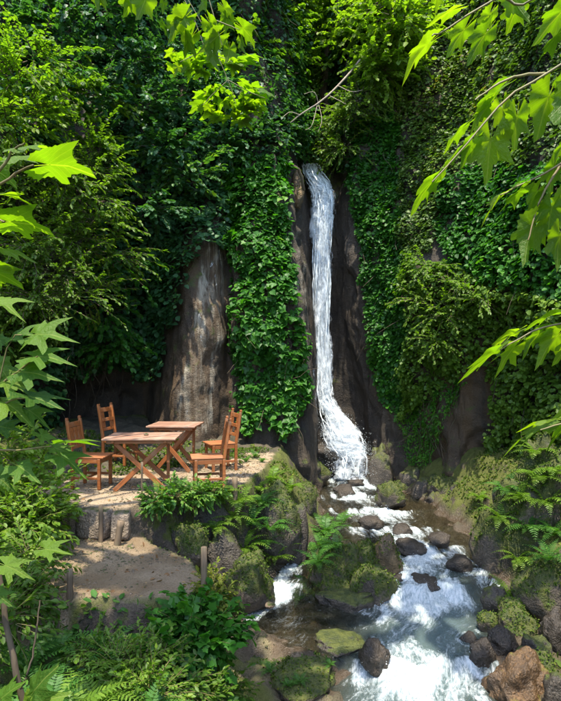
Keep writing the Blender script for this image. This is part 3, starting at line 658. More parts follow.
def maple_branch(label, D, stems, leaves, mk='maple', dd=(.05, .12)):
    b0 = at(*stems[0][0], D)
    t = thing('maple_branch', label, 'branch', b0, group='maple branches reaching into view')
    for st in stems: twig(t, [at(x, y, D + dz) for (x, y), dz in zip(st, np.linspace(0, -.05, len(st)))])
    for (bx, by, tx, ty, nrm, kd, wd) in leaves:
        if D < 2.35 and bx > 300: bx, by, wd = tx + (bx - tx) * .88, ty + (by - ty) * .88, wd * .85
        leaf_px(t, bx, by, tx, ty, D + random.uniform(-.05, .05), nrm, kd, mk, random.uniform(*dd), wd)
    return t
UN = (-.35, .6, .72)
maple_branch('maple branch with a few long drooping leaves, highest at the right', 2.1, [[(640, -60), (560, -40), (500, -5), (445, 30), (432, 36)], [(500, -5), (520, 5), (545, -10)]],
  [(470, 2, 425, 22, (-.5, .1, .85), 'B', .5), (449, 26, 394, 73, (-.6, .22, .75), 'B', .62), (478, 12, 442, 58, UN, 'B', .7), (500, 14, 462, 66, UN, 'B', .75), (498, 0, 476, 38, UN, 'B', .8), (524, -8, 505, 34, FACE, 'B', .9), (505, -22, 525, 25, UN, 'B', .8),
   (585, -10, 528, 43, UN, 'B', .75), (575, 15, 530, 66, (-.5, .45, .72), 'B', .6), (440, -20, 436, 14, (.3, .2, .9), 'B', .6)])
maple_branch('maple branch sweeping diagonally down with large sunlit leaves', 2.0, [[(680, -10), (600, 40), (545, 74), (505, 100), (470, 140), (432, 182)], [(545, 74), (510, 78), (475, 100)]],
  [(520, 72, 459, 124, (-.6, .22, .75), 'B', .55), (500, 92, 470, 128, UN, 'B', .7), (585, 45, 548, 110, UN, 'B', .8), (560, 68, 532, 140, FACE, 'B', 1.0), (590, 60, 560, 165, FACE, 'B', .85), (520, 95, 512, 150, FACE, 'B', .7),
   (495, 112, 484, 184, FACE, 'B', .95), (480, 128, 458, 166, UN, 'B', .8), (470, 138, 438, 170, (-.6, .1, .75), 'B', .5), (455, 158, 404, 212, (-.6, .22, .75), 'B', .5), (440, 172, 425, 200, UN, 'B', .6), (475, 115, 440, 150, (-.5, .1, .85), 'B', .5), (500, 90, 505, 138, UN, 'B', .7)])
maple_branch('maple twig with a tight fan of small bright leaves at the right edge', 2.3, [[(640, 120), (585, 150), (550, 170), (520, 185), (500, 195)], [(560, 165), (540, 200), (528, 240)]],
  [(525, 180, 472, 217, (-.55, .1, .8), 'B', .42), (535, 178, 495, 212, UN, 'B', .55), (548, 175, 518, 220, UN, 'B', .7), (552, 185, 520, 236, UN, 'B', .75), (545, 205, 514, 264, FACE, 'B', .9), (556, 190, 545, 236, FACE, 'B', .9), (570, 180, 560, 240, FACE, 'B', .8),
   (560, 150, 545, 195, UN, 'B', .8), (580, 145, 566, 200, FACE, 'B', .8), (550, 220, 530, 252, UN, 'B', .8), (565, 215, 552, 268, FACE, 'B', .7), (575, 130, 548, 165, UN, 'B', .7)])
maple_branch('maple twig of paler leaves against the dark hollow on the right', 2.2, [[(640, 290), (580, 318), (540, 328), (500, 350)], [(640, 400), (590, 415), (540, 430)]],
  [(535, 325, 478, 348, (.2, .1, .95), 'D', .7), (520, 335, 455, 380, (-.3, .2, .85), 'D', .8), (530, 332, 490, 370, UN, 'D', .8), (555, 322, 515, 352, (-.2, .4, .8), 'B', .8), (575, 320, 530, 360, FACE, 'B', .8), (590, 330, 548, 362, UN, 'B', .8), (580, 305, 520, 325, (.0, .0, 1), 'B', .6),
   (575, 415, 515, 425, (.1, -.1, 1), 'B', .6), (590, 415, 538, 442, UN, 'B', .8), (570, 422, 500, 440, (.1, -.3, .9), 'D', .7), (595, 395, 550, 415, FACE, 'B', .8)])
# top-left overhang: twigs of the big tree
maple_branch('bright maple twig dangling into the top of view over the left cliff', 5.2, [[(200, -80), (205, -20), (215, 20), (222, 45)], [(205, -20), (170, -5), (120, -10)], [(215, 20), (240, 30)]],
  [(x, y, x + random.gauss(0, 14), y + random.uniform(16, 34), (random.gauss(0, .4), .25, .85), 'B', random.uniform(.6, 1)) for x, y in
   [(120, -14), (100, -18), (150, -10), (165, -2), (180, 4), (172, 18), (192, 10), (205, 14), (214, 25), (225, 30), (230, 42), (240, 35), (198, 28), (183, 30), (212, 44), (205, -5), (228, 12), (160, 20), (236, 22), (220, 2), (88, -14), (135, -6)]])
def cluster(label, D, cx, cy, rx, ry, n, L, mk, kd, stems, nrm0=(.0, .2, .9), seed=0, wd=(.6, 1.0)):
    rg = random.Random(seed); lv = []
    for k in range(n):
        a = rg.uniform(0, 6.28); q = math.sqrt(rg.random()); x = cx + rx * q * math.cos(a); y = cy + ry * q * math.sin(a)
        ang = rg.gauss(0, .9) + (0.35 if x > cx else -.35)
        lv.append((x, y, x + L * rg.uniform(.7, 1.2) * math.sin(ang), y + L * rg.uniform(.6, 1.1) * abs(math.cos(ang)) * .7, (nrm0[0] + rg.gauss(0, .3), nrm0[1] + rg.gauss(0, .25), nrm0[2]), kd, rg.uniform(*wd)))
    return maple_branch(label, D, stems, lv, mk, (.05, .3))
cluster('glowing lime maple spray in front of the dark cliff left of the gully', 7.0, 235, 100, 32, 20, 46, 17, 'maple', 'B', [[(150, -60), (200, 20), (228, 80), (236, 105)], [(228, 80), (250, 92), (265, 98)], [(228, 80), (212, 95), (203, 105)]], seed=4)
cluster('lime maple spray just below the dangling twig', 6.4, 205, 58, 40, 12, 26, 18, 'maple', 'B', [[(150, -60), (190, 10), (205, 50)], [(205, 50), (180, 62)], [(205, 50), (232, 62)]], seed=9)
# ---- sapling at the left foreground
maple_branch('sapling branch with two big translucent leaves at the left edge', 1.75, [[(-60, 200), (-10, 190), (18, 172), (34, 165)], [(-60, 200), (-20, 215), (5, 222)], [(-10, 190), (10, 155), (25, 143)]],
  [(30, 166, 92, 162, (.0, .35, .93), 'B', 1.0), (-8, 222, 54, 222, (.05, .35, .93), 'B', 1.0), (8, 150, 48, 142, (.2, .0, .95), 'B', .6), (0, 160, 40, 152, (.1, -.4, .9), 'B', .8), (-20, 160, 22, 185, UN, 'B', .8), (-12, 195, 35, 195, (.1, -.3, .9), 'B', .6), (-15, 245, 38, 256, (.1, -.25, 1), 'B', .6), (-20, 265, 25, 285, UN, 'B', .8)])
rs = random.Random(5)
SL = []
for (bx, by, tx, ty) in [(25, 336, 78, 328), (8, 338, 45, 326), (-15, 300, 30, 306), (12, 372, 62, 372), (20, 358, 80, 352), (-10, 375, 55, 392), (15, 392, 76, 410), (-10, 395, 48, 422), (20, 405, 60, 428),
                        (-12, 425, 40, 432), (10, 462, 48, 480), (-15, 470, 25, 492), (55, 444, 108, 438), (50, 452, 95, 470), (48, 446, 80, 455), (-10, 355, 25, 395), (-10, 335, 24, 352), (35, 430, 62, 452)]:
    tx, ty = bx + (tx - bx) * .8, by + (ty - by) * .8
    SL.append((bx, by, tx, ty, (rs.gauss(.05, .25), rs.gauss(-.45, .2), .85), 'D', rs.uniform(.8, 1.05)))
maple_branch('leafy sapling with deeply cut leaves in front of the left chair', 2.6, [[(-90, 850), (-60, 720), (-40, 620), (-25, 520), (-10, 440), (0, 380), (10, 340), (22, 335)], [(-12, 450), (20, 450), (52, 446)], [(0, 385), (20, 370), (38, 356)], [(-5, 410), (12, 400), (26, 398)]], SL, 'maple_cool', (-.10, .02))

# stems that carry the near branches
mt = thing('maple_tree', 'maple tree at the right shore whose branches reach into view', 'tree', (2.25, 2.3, -1.3))
trunk(mt, [(2.25, 2.3, -1.3), (2.1, 2.3, .6), (2.0, 2.25, 2.4), (1.95, 2.3, 4.2), (2.1, 2.4, 6.0)], .09, .05)
for (lx, ly, lD, lz) in [(640, -60, 2.1, 3.0), (680, -10, 2.0, 2.7), (640, 120, 2.3, 2.3), (640, 290, 2.2, 1.7), (640, 400, 2.2, 1.3)]:
    e = at(lx, ly, lD); trunk(mt, [(2.02, 2.25, lz), ((e.x + 2.0) / 2, (e.y + 2.25) / 2, (e.z + lz) / 2 + .05), tuple(e)], .022, .007, name='limb', n=8)
for (lx, ly, lD) in [(200, -80, 5.2), (150, -60, 7.0), (150, -60, 6.4)]:
    e = at(lx, ly, lD); trunk(BT, [(-3.6, 3.8, 6.6), ((e.x - 3.6) / 2, (e.y + 3.8) / 2, (e.z + 6.6) / 2 + .5), tuple(e)], .05, .008, name='limb', n=10)
lt = thing('sapling', 'leaning sapling stem beyond the left edge carrying two big translucent leaves', 'sapling', (-1.9, 2.2, -.8))
trunk(lt, [(-1.9, 2.2, -.8), (-1.5, 1.95, 1.0), tuple(at(-60, 200, 1.75))], .018, .006, name='stem')

# ---------------------------------------------------------------- furniture
_box = {}
def box_mesh(name, sx, sy, sz, mat, bev=.004):
    key = (name, round(sx, 4), round(sy, 4), round(sz, 4), mat)
    if key in _box: return _box[key]
    bm = bmesh.new(); bmesh.ops.create_cube(bm, size=1, matrix=Matrix.Diagonal((sx, sy, sz, 1)))
    bmesh.ops.bevel(bm, geom=bm.edges[:], offset=bev, segments=1, affect='EDGES')
    me = bpy.data.meshes.new(name); bm.to_mesh(me); bm.free(); me.materials.append(M[mat]); _box[key] = me; return me
def part(name, parent, c, s, mat='wood', rot=(0, 0, 0)):
    o = bpy.data.objects.new(name, box_mesh(name, *s, mat)); COL.objects.link(o); o.parent = parent; o.location = c; o.rotation_euler = rot; return o
def bar(name, parent, a, b, w, h, mat='wood'):
    a = Vector(a); b = Vector(b); d = b - a
    o = bpy.data.objects.new(name, box_mesh(name, d.length, w, h, mat)); COL.objects.link(o); o.parent = parent
    o.location = (a + b) / 2; o.rotation_euler = d.to_track_quat('X', 'Z').to_euler(); return o
def chair(x, y, rz, label, style):
    z = gz1(x, y) + .003; t = thing('wooden_chair', label, 'chair', (x, y, z), rz, 'wooden chairs around the tables')
    w, d, sh, bh = .42, .42, .44, .93
    for sy in (-1, 1):
        part('leg', t, (d / 2 - .02, sy * (w / 2 - .022), sh / 2 - .012), (.042, .042, sh - .024))
        part('leg', t, (-d / 2 + .02, sy * (w / 2 - .022), sh / 2 - .012), (.042, .042, sh - .024))
        p = bar('back_post', t, (-d / 2 + .02, sy * (w / 2 - .022), sh - .02), (-d / 2 - .06, sy * (w / 2 - .022), bh), .042, .04)
        k = part('finial', t, (-d / 2 - .065, sy * (w / 2 - .022), bh + .02), (.036, .036, .04))
        part('side_rail', t, (0, sy * (w / 2 - .022), sh - .055), (d - .09, .026, .06))
        part('stretcher', t, (0, sy * (w / 2 - .022), .15), (d - .09, .022, .034))
    part('front_rail', t, (d / 2 - .02, 0, sh - .055), (.026, w - .09, .06)); part('rear_rail', t, (-d / 2 + .02, 0, sh - .055), (.026, w - .09, .06))
    part('stretcher', t, (0, 0, .15), (.022, w - .07, .03))
    for k in range(6): part('seat_slat', t, (.03 + 0 * k, -w / 2 + .035 + k * (w - .07) / 5, sh - .008), (d + .02, .058, .022))
    def bp(zf): return -d / 2 + .02 - .08 * (zf - sh + .02) / (bh - sh + .02)
    for zf, hh in ((bh - .06, .07), (sh + .12, .05)):
        part('back_rail', t, (bp(zf), 0, zf), (.024, w - .088, hh), rot=(0, -.16, 0))
    ns = 3 if style == 0 else 2
    for k in range(ns):
        yy = 0 if ns == 1 else (-.5 + k / (ns - 1)) * (w - .20); zf = (bh - .095 + sh + .145) / 2
        part('back_slat', t, (bp(zf) + .002, yy, zf), (.018, .085 if ns == 3 else .075, bh - sh - .245), rot=(0, -.16, 0))
    if style == 1:
        zf = (bh + sh) / 2 + .03; part('back_rail', t, (bp(zf) + .02, 0, zf), (.02, w - .09, .055), rot=(0, -.16, 0))
    return t
def XD(px, D): return (px - CX) / F * D
chair(XD(209, 7.78), 7.78, math.radians(192), 'slat-backed wooden chair facing the front table, beside the short mossy post', 0)
chair(XD(221, 9.15), 9.15, math.radians(205), 'wooden chair with pierced back drawn up to the rear table near the ivy', 1)
chair(XD(92, 7.85), 7.85, math.radians(-6), 'wooden chair half hidden by the leaves of the foreground sapling', 0)
chair(XD(120, 9.1), 9.1, math.radians(-14), 'wooden chair with pierced back standing against the dark hollow', 1)
def table(px, D, rz, W, Dp, H, label, slat_along=True, extra=None):
    x = XD(px, D); z = gz1(x, D) + .003
    t = thing('wooden_table', label, 'table', (x, D, z), rz, 'wooden folding tables')
    n = 6; pw = Dp / n
    for k in range(n): part('tabletop_plank', t, (0, -Dp / 2 + pw * (k + .5), H - .0125 + .0015 * (k % 2)), (W, pw - .013, .025), 'wood_top')
    for sx in (-1, 1): part('batten', t, (sx * (W / 2 - .14), 0, H - .045), (.04, Dp - .06, .036))
    for sy in (-1, 1):
        part('apron', t, (0, sy * (Dp / 2 - .06), H - .05), (W - .1, .022, .045))
        yy = sy * (Dp / 2 - .13)
        bar('cross_leg', t, (-W * .36, yy + .018, .012), (W * .34, yy + .018, H - .07), .034, .062)
        bar('cross_leg', t, (W * .36, yy - .018, .012), (-W * .34, yy - .018, H - .07), .034, .062)
    bar('stretcher', t, (0, -Dp / 2 + .16, H * .46), (0, Dp / 2 - .16, H * .46), .036, .036)
    bar('brace', t, (W * .3, Dp / 2 - .1, .012), (W * .3, Dp / 2 - .1, H - .07), .04, .04)
    return t
ft = table(144, 7.8, math.radians(2), .98, .72, .73, 'larger cross-legged wooden table in front, thin stake before it')
table(176, 9.1, math.radians(-4), .78, .72, .74, 'smaller cross-legged wooden table with pale top behind the other')
# small stone left on the front table
def rock_mesh(name, sx, sy, sz, seed, mat, sub=4, rough=.46, flat=0.0, cube=False):
    bm = bmesh.new(); bmesh.ops.create_icosphere(bm, subdivisions=sub, radius=1.0)
    V = np.array([v.co[:] for v in bm.verts])
    if cube: V = V / np.max(np.abs(V), axis=1, keepdims=True) * .86 + V * .14
    # a few random cutting planes make facets, then noise
    rg = np.random.default_rng(seed)
    for _ in range(0 if cube else 9):
        n = rg.normal(0, 1, 3); n /= np.linalg.norm(n); dd = rg.uniform(.62, .92); q = V @ n - dd
        V = V - np.clip(q, 0, None)[:, None] * n[None] * .8
    r = 1 + rough * fbm(V, 1.1, 4, seed) + rough * .45 * fbm(V, 3.5, 4, seed + 3) - .30 * rough * np.abs(fbm(V, 4, 3, seed + 5)) + .12 * rough * fbm(V, 11, 3, seed + 8)
    V = V * r[:, None]
    if flat: V[:, 2] = np.where(V[:, 2] > flat, flat + (V[:, 2] - flat) * .3, V[:, 2])
    V = V * np.array([sx, sy, sz])
    for v, c in zip(bm.verts, V): v.co = c
    for f in bm.faces: f.smooth = True
    me = bpy.data.meshes.new(name); bm.to_mesh(me); bm.free(); me.materials.append(M[mat]); return me
o = obj('pebble', rock_mesh('pebble', .035, .028, .018, 3, 'rock_sand', 2), None); o.location = (ft.location.x + .03, 7.8, ft.location.z + .745); tag(o, 'small pebble lying on top of the front table', 'stone')

# posts
def post(px, py_top, py_bot, D, r, label, square=False, lean=(0, 0)):
    a = at(px, py_bot, D); a.z = min(a.z, gz1(a.x, a.y)) ; H = at(px, py_top, D).z - a.z
    n = 7; P = [(lean[0] * t, lean[1] * t, -.08 + (H + .08) * t) for t in np.linspace(0, 1, n)]
    V, Fc = tubes([(np.array(P), r * (1 + .06 * RNG.normal(0, 1, n)))], 4 if square else 10)
    ns = 4 if square else 10; top = np.array([list(range(len(V) - ns, len(V)))])
    me = build_mesh('wooden_post', V, [Fc, top], False); o = obj('wooden_post', me, M['post']); o.location = a
    return tag(o, label, 'post', 'short wooden posts along the path')
post(204, 547, 588, 5.0, .028, 'wooden post at the stream-side corner of the lower path')
post(70, 569, 612, 4.95, .027, 'wooden post at the broken front edge of the lower path')
post(116, 521, 543, 6.4, .040, 'short leaning stump post below the terrace wall', lean=(.06, 0))
post(101, 505, 529, 6.5, .026, 'dark post set into the low terrace wall')
post(235, 477, 494, 7.75, .036, 'short mossy stump beside the right front chair')
post(142, 462, 499, 7.2, .014, 'thin upright stake in front of the larger table', True)
post(58, 606, 640, 4.75, .012, 'thin dark stick rising out of the bottom ferns')

# ---------------------------------------------------------------- rocks
WROCKS = []
def rock(px, py, w, h, D, mat, label, name='boulder', seed=None, sink=0.0, depth=1.0, group=None, flat=0.0, rz=None):
    p = at(px, py, D); sx = w / F * D / 2; sz = h / F * D / 2; seed = seed or random.randrange(1, 999)
    dp = 1.0 if w < 12 else 1.75
    me = rock_mesh(name, sx * 1.05, sx * depth, sz * 1.1 * dp, seed, mat, 5 if w > 66 else (4 if w > 28 else 3), flat=flat)
    o = obj(name, me, None); o.location = p + Vector((0, sx * depth * .5, -sink - sz * 1.1 * (dp - 1))); o.rotation_euler = (0, 0, rz if rz is not None else random.uniform(-.4, .4))
    if p.z < level(p.y) + sz + .1: WROCKS.append((o.location.x, o.location.y, sx * 1.05))
    if mat in ('rock_moss', 'rock_ochre'): rock_tufts(o, int(250 + 9 * w * h / 16), .030 if w > 26 else .024)
    return tag(o, label, 'rock', group)
def rock_tufts(o, n, size=.035, mat='moss_tuft', thr=.25):
    me = o.data; nv = len(me.vertices); co = np.empty(nv * 3, np.float32); me.vertices.foreach_get('co', co); co = co.reshape(-1, 3)
    no = np.empty(nv * 3, np.float32); me.vertices.foreach_get('normal', no); no = no.reshape(-1, 3)
    k = np.flatnonzero((no[:, 2] + .5 * fbm(co, 4, 3, 7) > thr)); 
    if len(k) < 5: return
    k = RNG.choice(k, n); P = co[k] + RNG.normal(0, size * .5, (n, 3)) * (1 - .8 * np.abs(no[k])); Nm = unit(no[k] + RNG.normal(0, .4, (n, 3))); T = unit(RNG.normal(0, 1, (n, 3)) + no[k] * .6 + np.array([0, 0, -.3]))
    V, Fc, tt = leaf_arrays(P, T, Nm, size * (.4 + rnd(n)), np.clip(RNG.normal(.4, .25, n), 0, 1), OVAL)
    q = obj('moss', build_mesh('moss', V, [Fc], False, dict(tint=tt)), M[mat], o); q['kind'] = 'stuff'
rock(340, 578, 68, 66, 7.75, 'rock_moss', 'big mossy boulder on the island dividing the stream')
rock(372, 586, 52, 40, 7.5, 'rock_moss', 'low rounded mossy boulder leaning on the island boulder')
rock(388, 557, 32, 28, 8.1, 'rock_ochre', 'ochre-topped stone at the head of the mossy island')
rock(350, 598, 62, 22, 7.3, 'rock_dark', 'dark wet foot of the mossy island', flat=.3)
rock(366, 560, 34, 34, 8.0, 'rock_moss', 'small mossy boulder between the ochre stone and the island boulder')
rock(274, 512, 44, 46, 8.2, 'rock_moss', 'tall mossy boulder on the bank below the terrace corner')
rock(248, 578, 50, 36, 7.2, 'rock_moss', 'mossy boulder beside the narrow side chute')
rock(296, 530, 22, 44, 8.5, 'rock_dark', 'dark shaded boulder overhanging the side chute')
rock(306, 492, 26, 24, 9.8, 'rock_moss', 'mossy boulder where the bank meets the upper stream')
rock(222, 548, 34, 36, 7.3, 'rock_dark', 'shadowed boulder under the terrace edge', depth=.8)
rock(188, 534, 40, 26, 7.0, 'rock_moss', 'mossy block under the grassy terrace rim', depth=.7)
rock(212, 522, 44, 28, 7.5, 'rock_dark', 'dark block wedged under the terrace rim', depth=.7)
rock(328, 451, 54, 25, 13.0, 'rock_wet', 'black wet boulder left of the waterfall foot')
rock(347, 455, 20, 20, 13.2, 'rock_wet', 'round wet boulder at the very foot of the waterfall')
rock(318, 468, 26, 13, 12.4, 'rock_moss', 'flat mossy stone below the waterfall pool')
rock(303, 462, 30, 16, 12.2, 'rock_dark', 'dark stone at the base of the ivy column')
rock(366, 462, 14, 22, 13.0, 'rock_wet', 'upright wet stone in the splash of the fall')
rock(392, 493, 32, 18, 10.8, 'rock_moss', 'mossy stone nearest the left edge of the right bank')
rock(386, 452, 40, 58, 12.6, 'rock_dark', 'dark smooth buttress right beside the waterfall foot', 'rock_buttress', 17, .8)
rock(418, 577, 62, 22, 7.75, 'rock_wet', 'smooth rock lip with water sliding over it', flat=.4, sink=.11)
rock(527, 690, 70, 46, 5.5, 'rock_tawny', 'rounded tawny boulder by the white rapids', seed=23)
rock(556, 592, 58, 48, 6.7, 'rock_moss', 'mossy brown bank rock above the turquoise pool', seed=12)
rock(556, 506, 120, 150, 8.0, 'rock_moss', 'huge mossy bank rock carrying the right bank ferns', seed=71, depth=.7)
rock(300, 664, 64, 20, 5.75, 'rock_moss', 'flat mossy stone lying on the sandy ledge', flat=.2, sink=.13, depth=1.3)
rock(236, 642, 90, 20, 6.2, 'rock_moss', 'long mossy slab along the sandy ledge', flat=.2, sink=.15)
rock(270, 606, 10, 6, 7.0, 'rock_sand', 'little pale stone in the shallow pool')
rock(345, 640, 60, 14, 6.3, 'rock_dark', 'dark slab awash at the pool outlet', flat=.3, sink=.08)
rock(376, 652, 30, 20, 6.0, 'rock_wet', 'wet stone splitting the lower rapids')
for k, (px_, py_, w_, h_, D_) in enumerate([(402, 487, 26, 12, 12.0), (424, 486, 28, 16, 11.6), (446, 484, 30, 20, 11.2), (466, 492, 30, 20, 10.8), (482, 508, 30, 20, 10.0), (436, 497, 20, 9, 11.2), (492, 528, 30, 22, 9.2), (412, 476, 24, 18, 12.0), (500, 552, 32, 22, 8.4)]):
    rock(px_, py_, w_, h_, D_, ['rock_moss', 'rock_dark'][k % 2], ['tumbled stone below the moss-covered foot of the right cliff', 'tumbled stone at the stream edge under the brown rock buttress', 'tumbled stone under the right bank ferns'][0 if px_ < 432 else (1 if px_ < 475 else 2)], 'stone', group='stones along the right bank')
for k, (px_, py_, w_, h_, D_) in enumerate([(505, 640, 36, 20, 6.2), (540, 648, 44, 26, 6.0), (520, 622, 40, 22, 6.5), (486, 652, 34, 22, 6.1), (500, 600, 38, 24, 7.0), (545, 668, 36, 24, 5.7), (470, 640, 24, 14, 6.5), (522, 660, 30, 18, 5.9), (490, 620, 26, 14, 6.7), (560, 630, 40, 30, 6.1), (562, 692, 36, 28, 5.2), (516, 608, 34, 20, 6.7)]):
    rock(px_, py_, w_ * .85, h_ * .9, D_, ['rock_wet', 'rock_dark', 'rock_moss'][k % 3], ['dark wet stone at the water side of the heap beside the tawny boulder', 'dark wet stone in the middle of the heap behind the tawny boulder', 'dark wet stone piled against the bank behind the tawny boulder'][0 if px_ < 503 else (1 if px_ < 532 else 2)].replace('dark wet', ['dark wet', 'dark rough', 'moss-tufted'][k % 3]), 'stone', group='wet stones on the right shore')
for k, (px_, py_, w_, h_, D_) in enumerate([(345, 486, 26, 7, 11.8), (372, 516, 24, 7, 9.8), (412, 541, 34, 9, 8.9), (442, 534, 26, 8, 8.9), (404, 524, 24, 7, 9.6), (462, 556, 26, 11, 8.2), (356, 478, 18, 6, 12.4)]):
    rock(px_, py_, w_, h_, D_, 'rock_wet', ['washed brown stone in the small rapids just below the waterfall', 'washed brown stone in midstream above the mossy island', 'washed brown stone beside the rock lip'][0 if py_ < 500 else (1 if py_ < 530 else 2)], 'stone', sink=.085, group='stones in the stream bed')
rock(298, 181, 13, 20, 12.6, 'rock_ochre', 'yellow-mossed rock knob forming the lip of the waterfall', depth=1.2)
# low retaining wall stones of the terrace and slab edges
rw = thing('retaining_wall', 'low crumbling retaining wall of pale blocks under the terrace edge', 'wall', (-2.4, 6.85, -.35))
for k, (xa, ya, xb, yb, hh) in enumerate([(-3.12, 7.16, -2.72, 6.98, .17), (-2.70, 6.97, -2.42, 6.84, .20), (-2.40, 6.83, -2.02, 6.70, .19), (-1.99, 6.69, -1.78, 6.71, .17)]):
    L_ = math.hypot(xb - xa, yb - ya); me = rock_mesh('block', L_ / 2, .11, hh * .93, 60 + k, 'concrete', 4, .12, cube=True)
    o = obj('block', me, None, rw); o.location = ((xa + xb) / 2 + 2.4, (ya + yb) / 2 - 6.85 - .07, .17); o.rotation_euler = (0, 0, math.atan2(yb - ya, xb - xa))
for k, (px_, py_, D_, w_) in enumerate([(75, 497, 7.2, 9), (55, 492, 7.4, 10), (130, 548, 6.3, 9), (125, 533, 6.6, 6), (60, 555, 6.0, 7), (240, 462, 9.8, 6), (225, 470, 9.2, 5), (90, 500, 7.05, 5)]):
    p = at(px_, py_, D_); p.z = gz1(p.x, p.y) + .01; me = rock_mesh('loose_stone', w_ / F * D_ / 2, w_ / F * D_ / 2, w_ / F * D_ / 3, 80 + k, 'rock_sand', 3)
    o = obj('loose_stone', me, None); o.location = p; tag(o, 'loose pale stone on the trodden ground', 'stone', 'loose stones on the terrace and path')
# root at the lip, dead branches
t = thing('gnarled_root', 'gnarled mossy root curling down at the lip of the waterfall', 'root', P3(300, 185, 12.4))
trunk(t, [P3(272, 148, 12.5), P3(281, 158, 12.2), P3(290, 164, 12.1), P3(300, 172, 12.2), P3(304, 190, 12.4)], .022, .034, 'bark', 'root', 18)
t = thing('dead_branch', 'bare bleached branch fallen across the gully above the fall', 'branch', P3(285, 128, 12.3))
trunk(t, [P3(282, 130, 12.4), P3(300, 115, 12.2), P3(325, 98, 12.2), P3(345, 78, 12.4), P3(360, 60, 12.6)], .012, .026, 'dead', 'stem', 18)
for a, b, c in [((318, 102), (312, 125), (305, 130)), ((318, 102), (314, 92), (304, 94)), ((318, 103), (322, 120), (318, 132)), ((330, 96), (338, 100), (346, 104)), ((300, 115), (290, 112), (282, 118)), ((338, 86), (352, 92), (362, 90))]:
    trunk(t, [P3(*a, 12.2), P3(*b, 12.1), P3(*c, 12.0)], .010, .004, 'dead', 'twig', 8)

# ---------------------------------------------------------------- ferns and plants
def frond_mesh(name, seed, mat, npin=15, width=.32, arch=.55, lobed=False):
    rg = np.random.default_rng(seed); P, T, Nm, S = [], [], [], []
    tt = np.linspace(0, 1, npin + 1); sx = tt; sz = arch * (tt * 1.2 - tt ** 2 * 1.45); rach = np.stack([np.zeros_like(tt), sx, sz], 1)
    Vt, Ft = tubes([(rach, np.linspace(.010, .003, npin + 1))], 3)
    for k in range(1, npin + 1):
        d = rach[k] - rach[k - 1]; d /= np.linalg.norm(d); u = tt[k]
        L = width * (math.sin(min(1, u * 1.7 + .12) * math.pi / 2) * (1 - u) ** .75 + .05)
        for s in (-1, 1):
            P.append(rach[k]); T.append(d * .45 + np.array([s * 1.0, 0, -.12]) + rg.normal(0, .07, 3)); Nm.append(np.array([0, -d[2], d[1]]) + rg.normal(0, .12, 3)); S.append(L)
    TP = (np.array([(0, 0, 0), (.10, .12, .01), (.13, .30, 0), (.09, .38, .01), (.12, .58, 0), (.06, .75, 0), (0, 1, -.08), (-.06, .75, 0), (-.12, .58, 0), (-.09, .38, .01), (-.13, .30, 0), (-.10, .12, .01)]),
          np.array([(0, 1, 10, 11), (1, 2, 3, 10), (10, 3, 9, 9), (3, 4, 8, 9), (4, 5, 7, 8), (5, 6, 7, 7)]))
    tf = np.array([(0, 1, 11), (1, 2, 10), (1, 10, 11), (2, 3, 9), (2, 9, 10), (3, 4, 8), (3, 8, 9), (4, 5, 7), (4, 7, 8), (5, 6, 7)])
    V, Fc, t = leaf_arrays(np.array(P), np.array(T), np.array(Nm), np.array(S), np.clip(rg.normal(.5, .2, len(P)), 0, 1), (TP[0], tf))
    me = build_mesh(name, np.concatenate([Vt, V]), [Ft, Fc + len(Vt)], False, dict(tint=np.concatenate([np.full(len(Vt), .3), t])))
    me.materials.append(M[mat]); return me
FR = {m_: [frond_mesh('frond', s, m_, 14 + s, .30 + .04 * (s % 2), .45 + .12 * s) for s in range(4)] for m_ in ('fern', 'fern_lime')}
from mathutils.bvhtree import BVHTree
def surface_tree():
    VV = []; FF = []; off = 0
    for o in bpy.data.objects:
        nm = o.name.split('.')[0]
        if o.type != 'MESH' or nm not in ('ground', 'cliff', 'boulder', 'stone', 'rock_buttress', 'block'): continue
        m = Matrix.Translation(o.location) @ o.rotation_euler.to_matrix().to_4x4()
        if o.parent: m = Matrix.Translation(o.parent.location) @ m
        co = np.empty(len(o.data.vertices) * 3, np.float32); o.data.vertices.foreach_get('co', co); co = co.reshape(-1, 3)
        A = np.array(m); co = co @ A[:3, :3].T + A[:3, 3]; sz = len(o.data.loops) // len(o.data.polygons)
        li = np.empty(len(o.data.loops), np.int32); o.data.loops.foreach_get('vertex_index', li)
        VV.append(co); FF.append((li.reshape(-1, sz) + off).tolist()); off += len(co)
    return BVHTree.FromPolygons(np.concatenate(VV).tolist(), [f for q in FF for f in q])
SURF = surface_tree()
def surf(px, py, D):
    d = at(px, py, 1.0) - Vector((0, 0, CZ)); h = SURF.ray_cast(Vector((0, 0, CZ)), d.normalized())
    if h[0] is None or h[0].y > D + 2.5: p = at(px, py, D); p.z = gz1(p.x, p.y); return p
    return h[0]
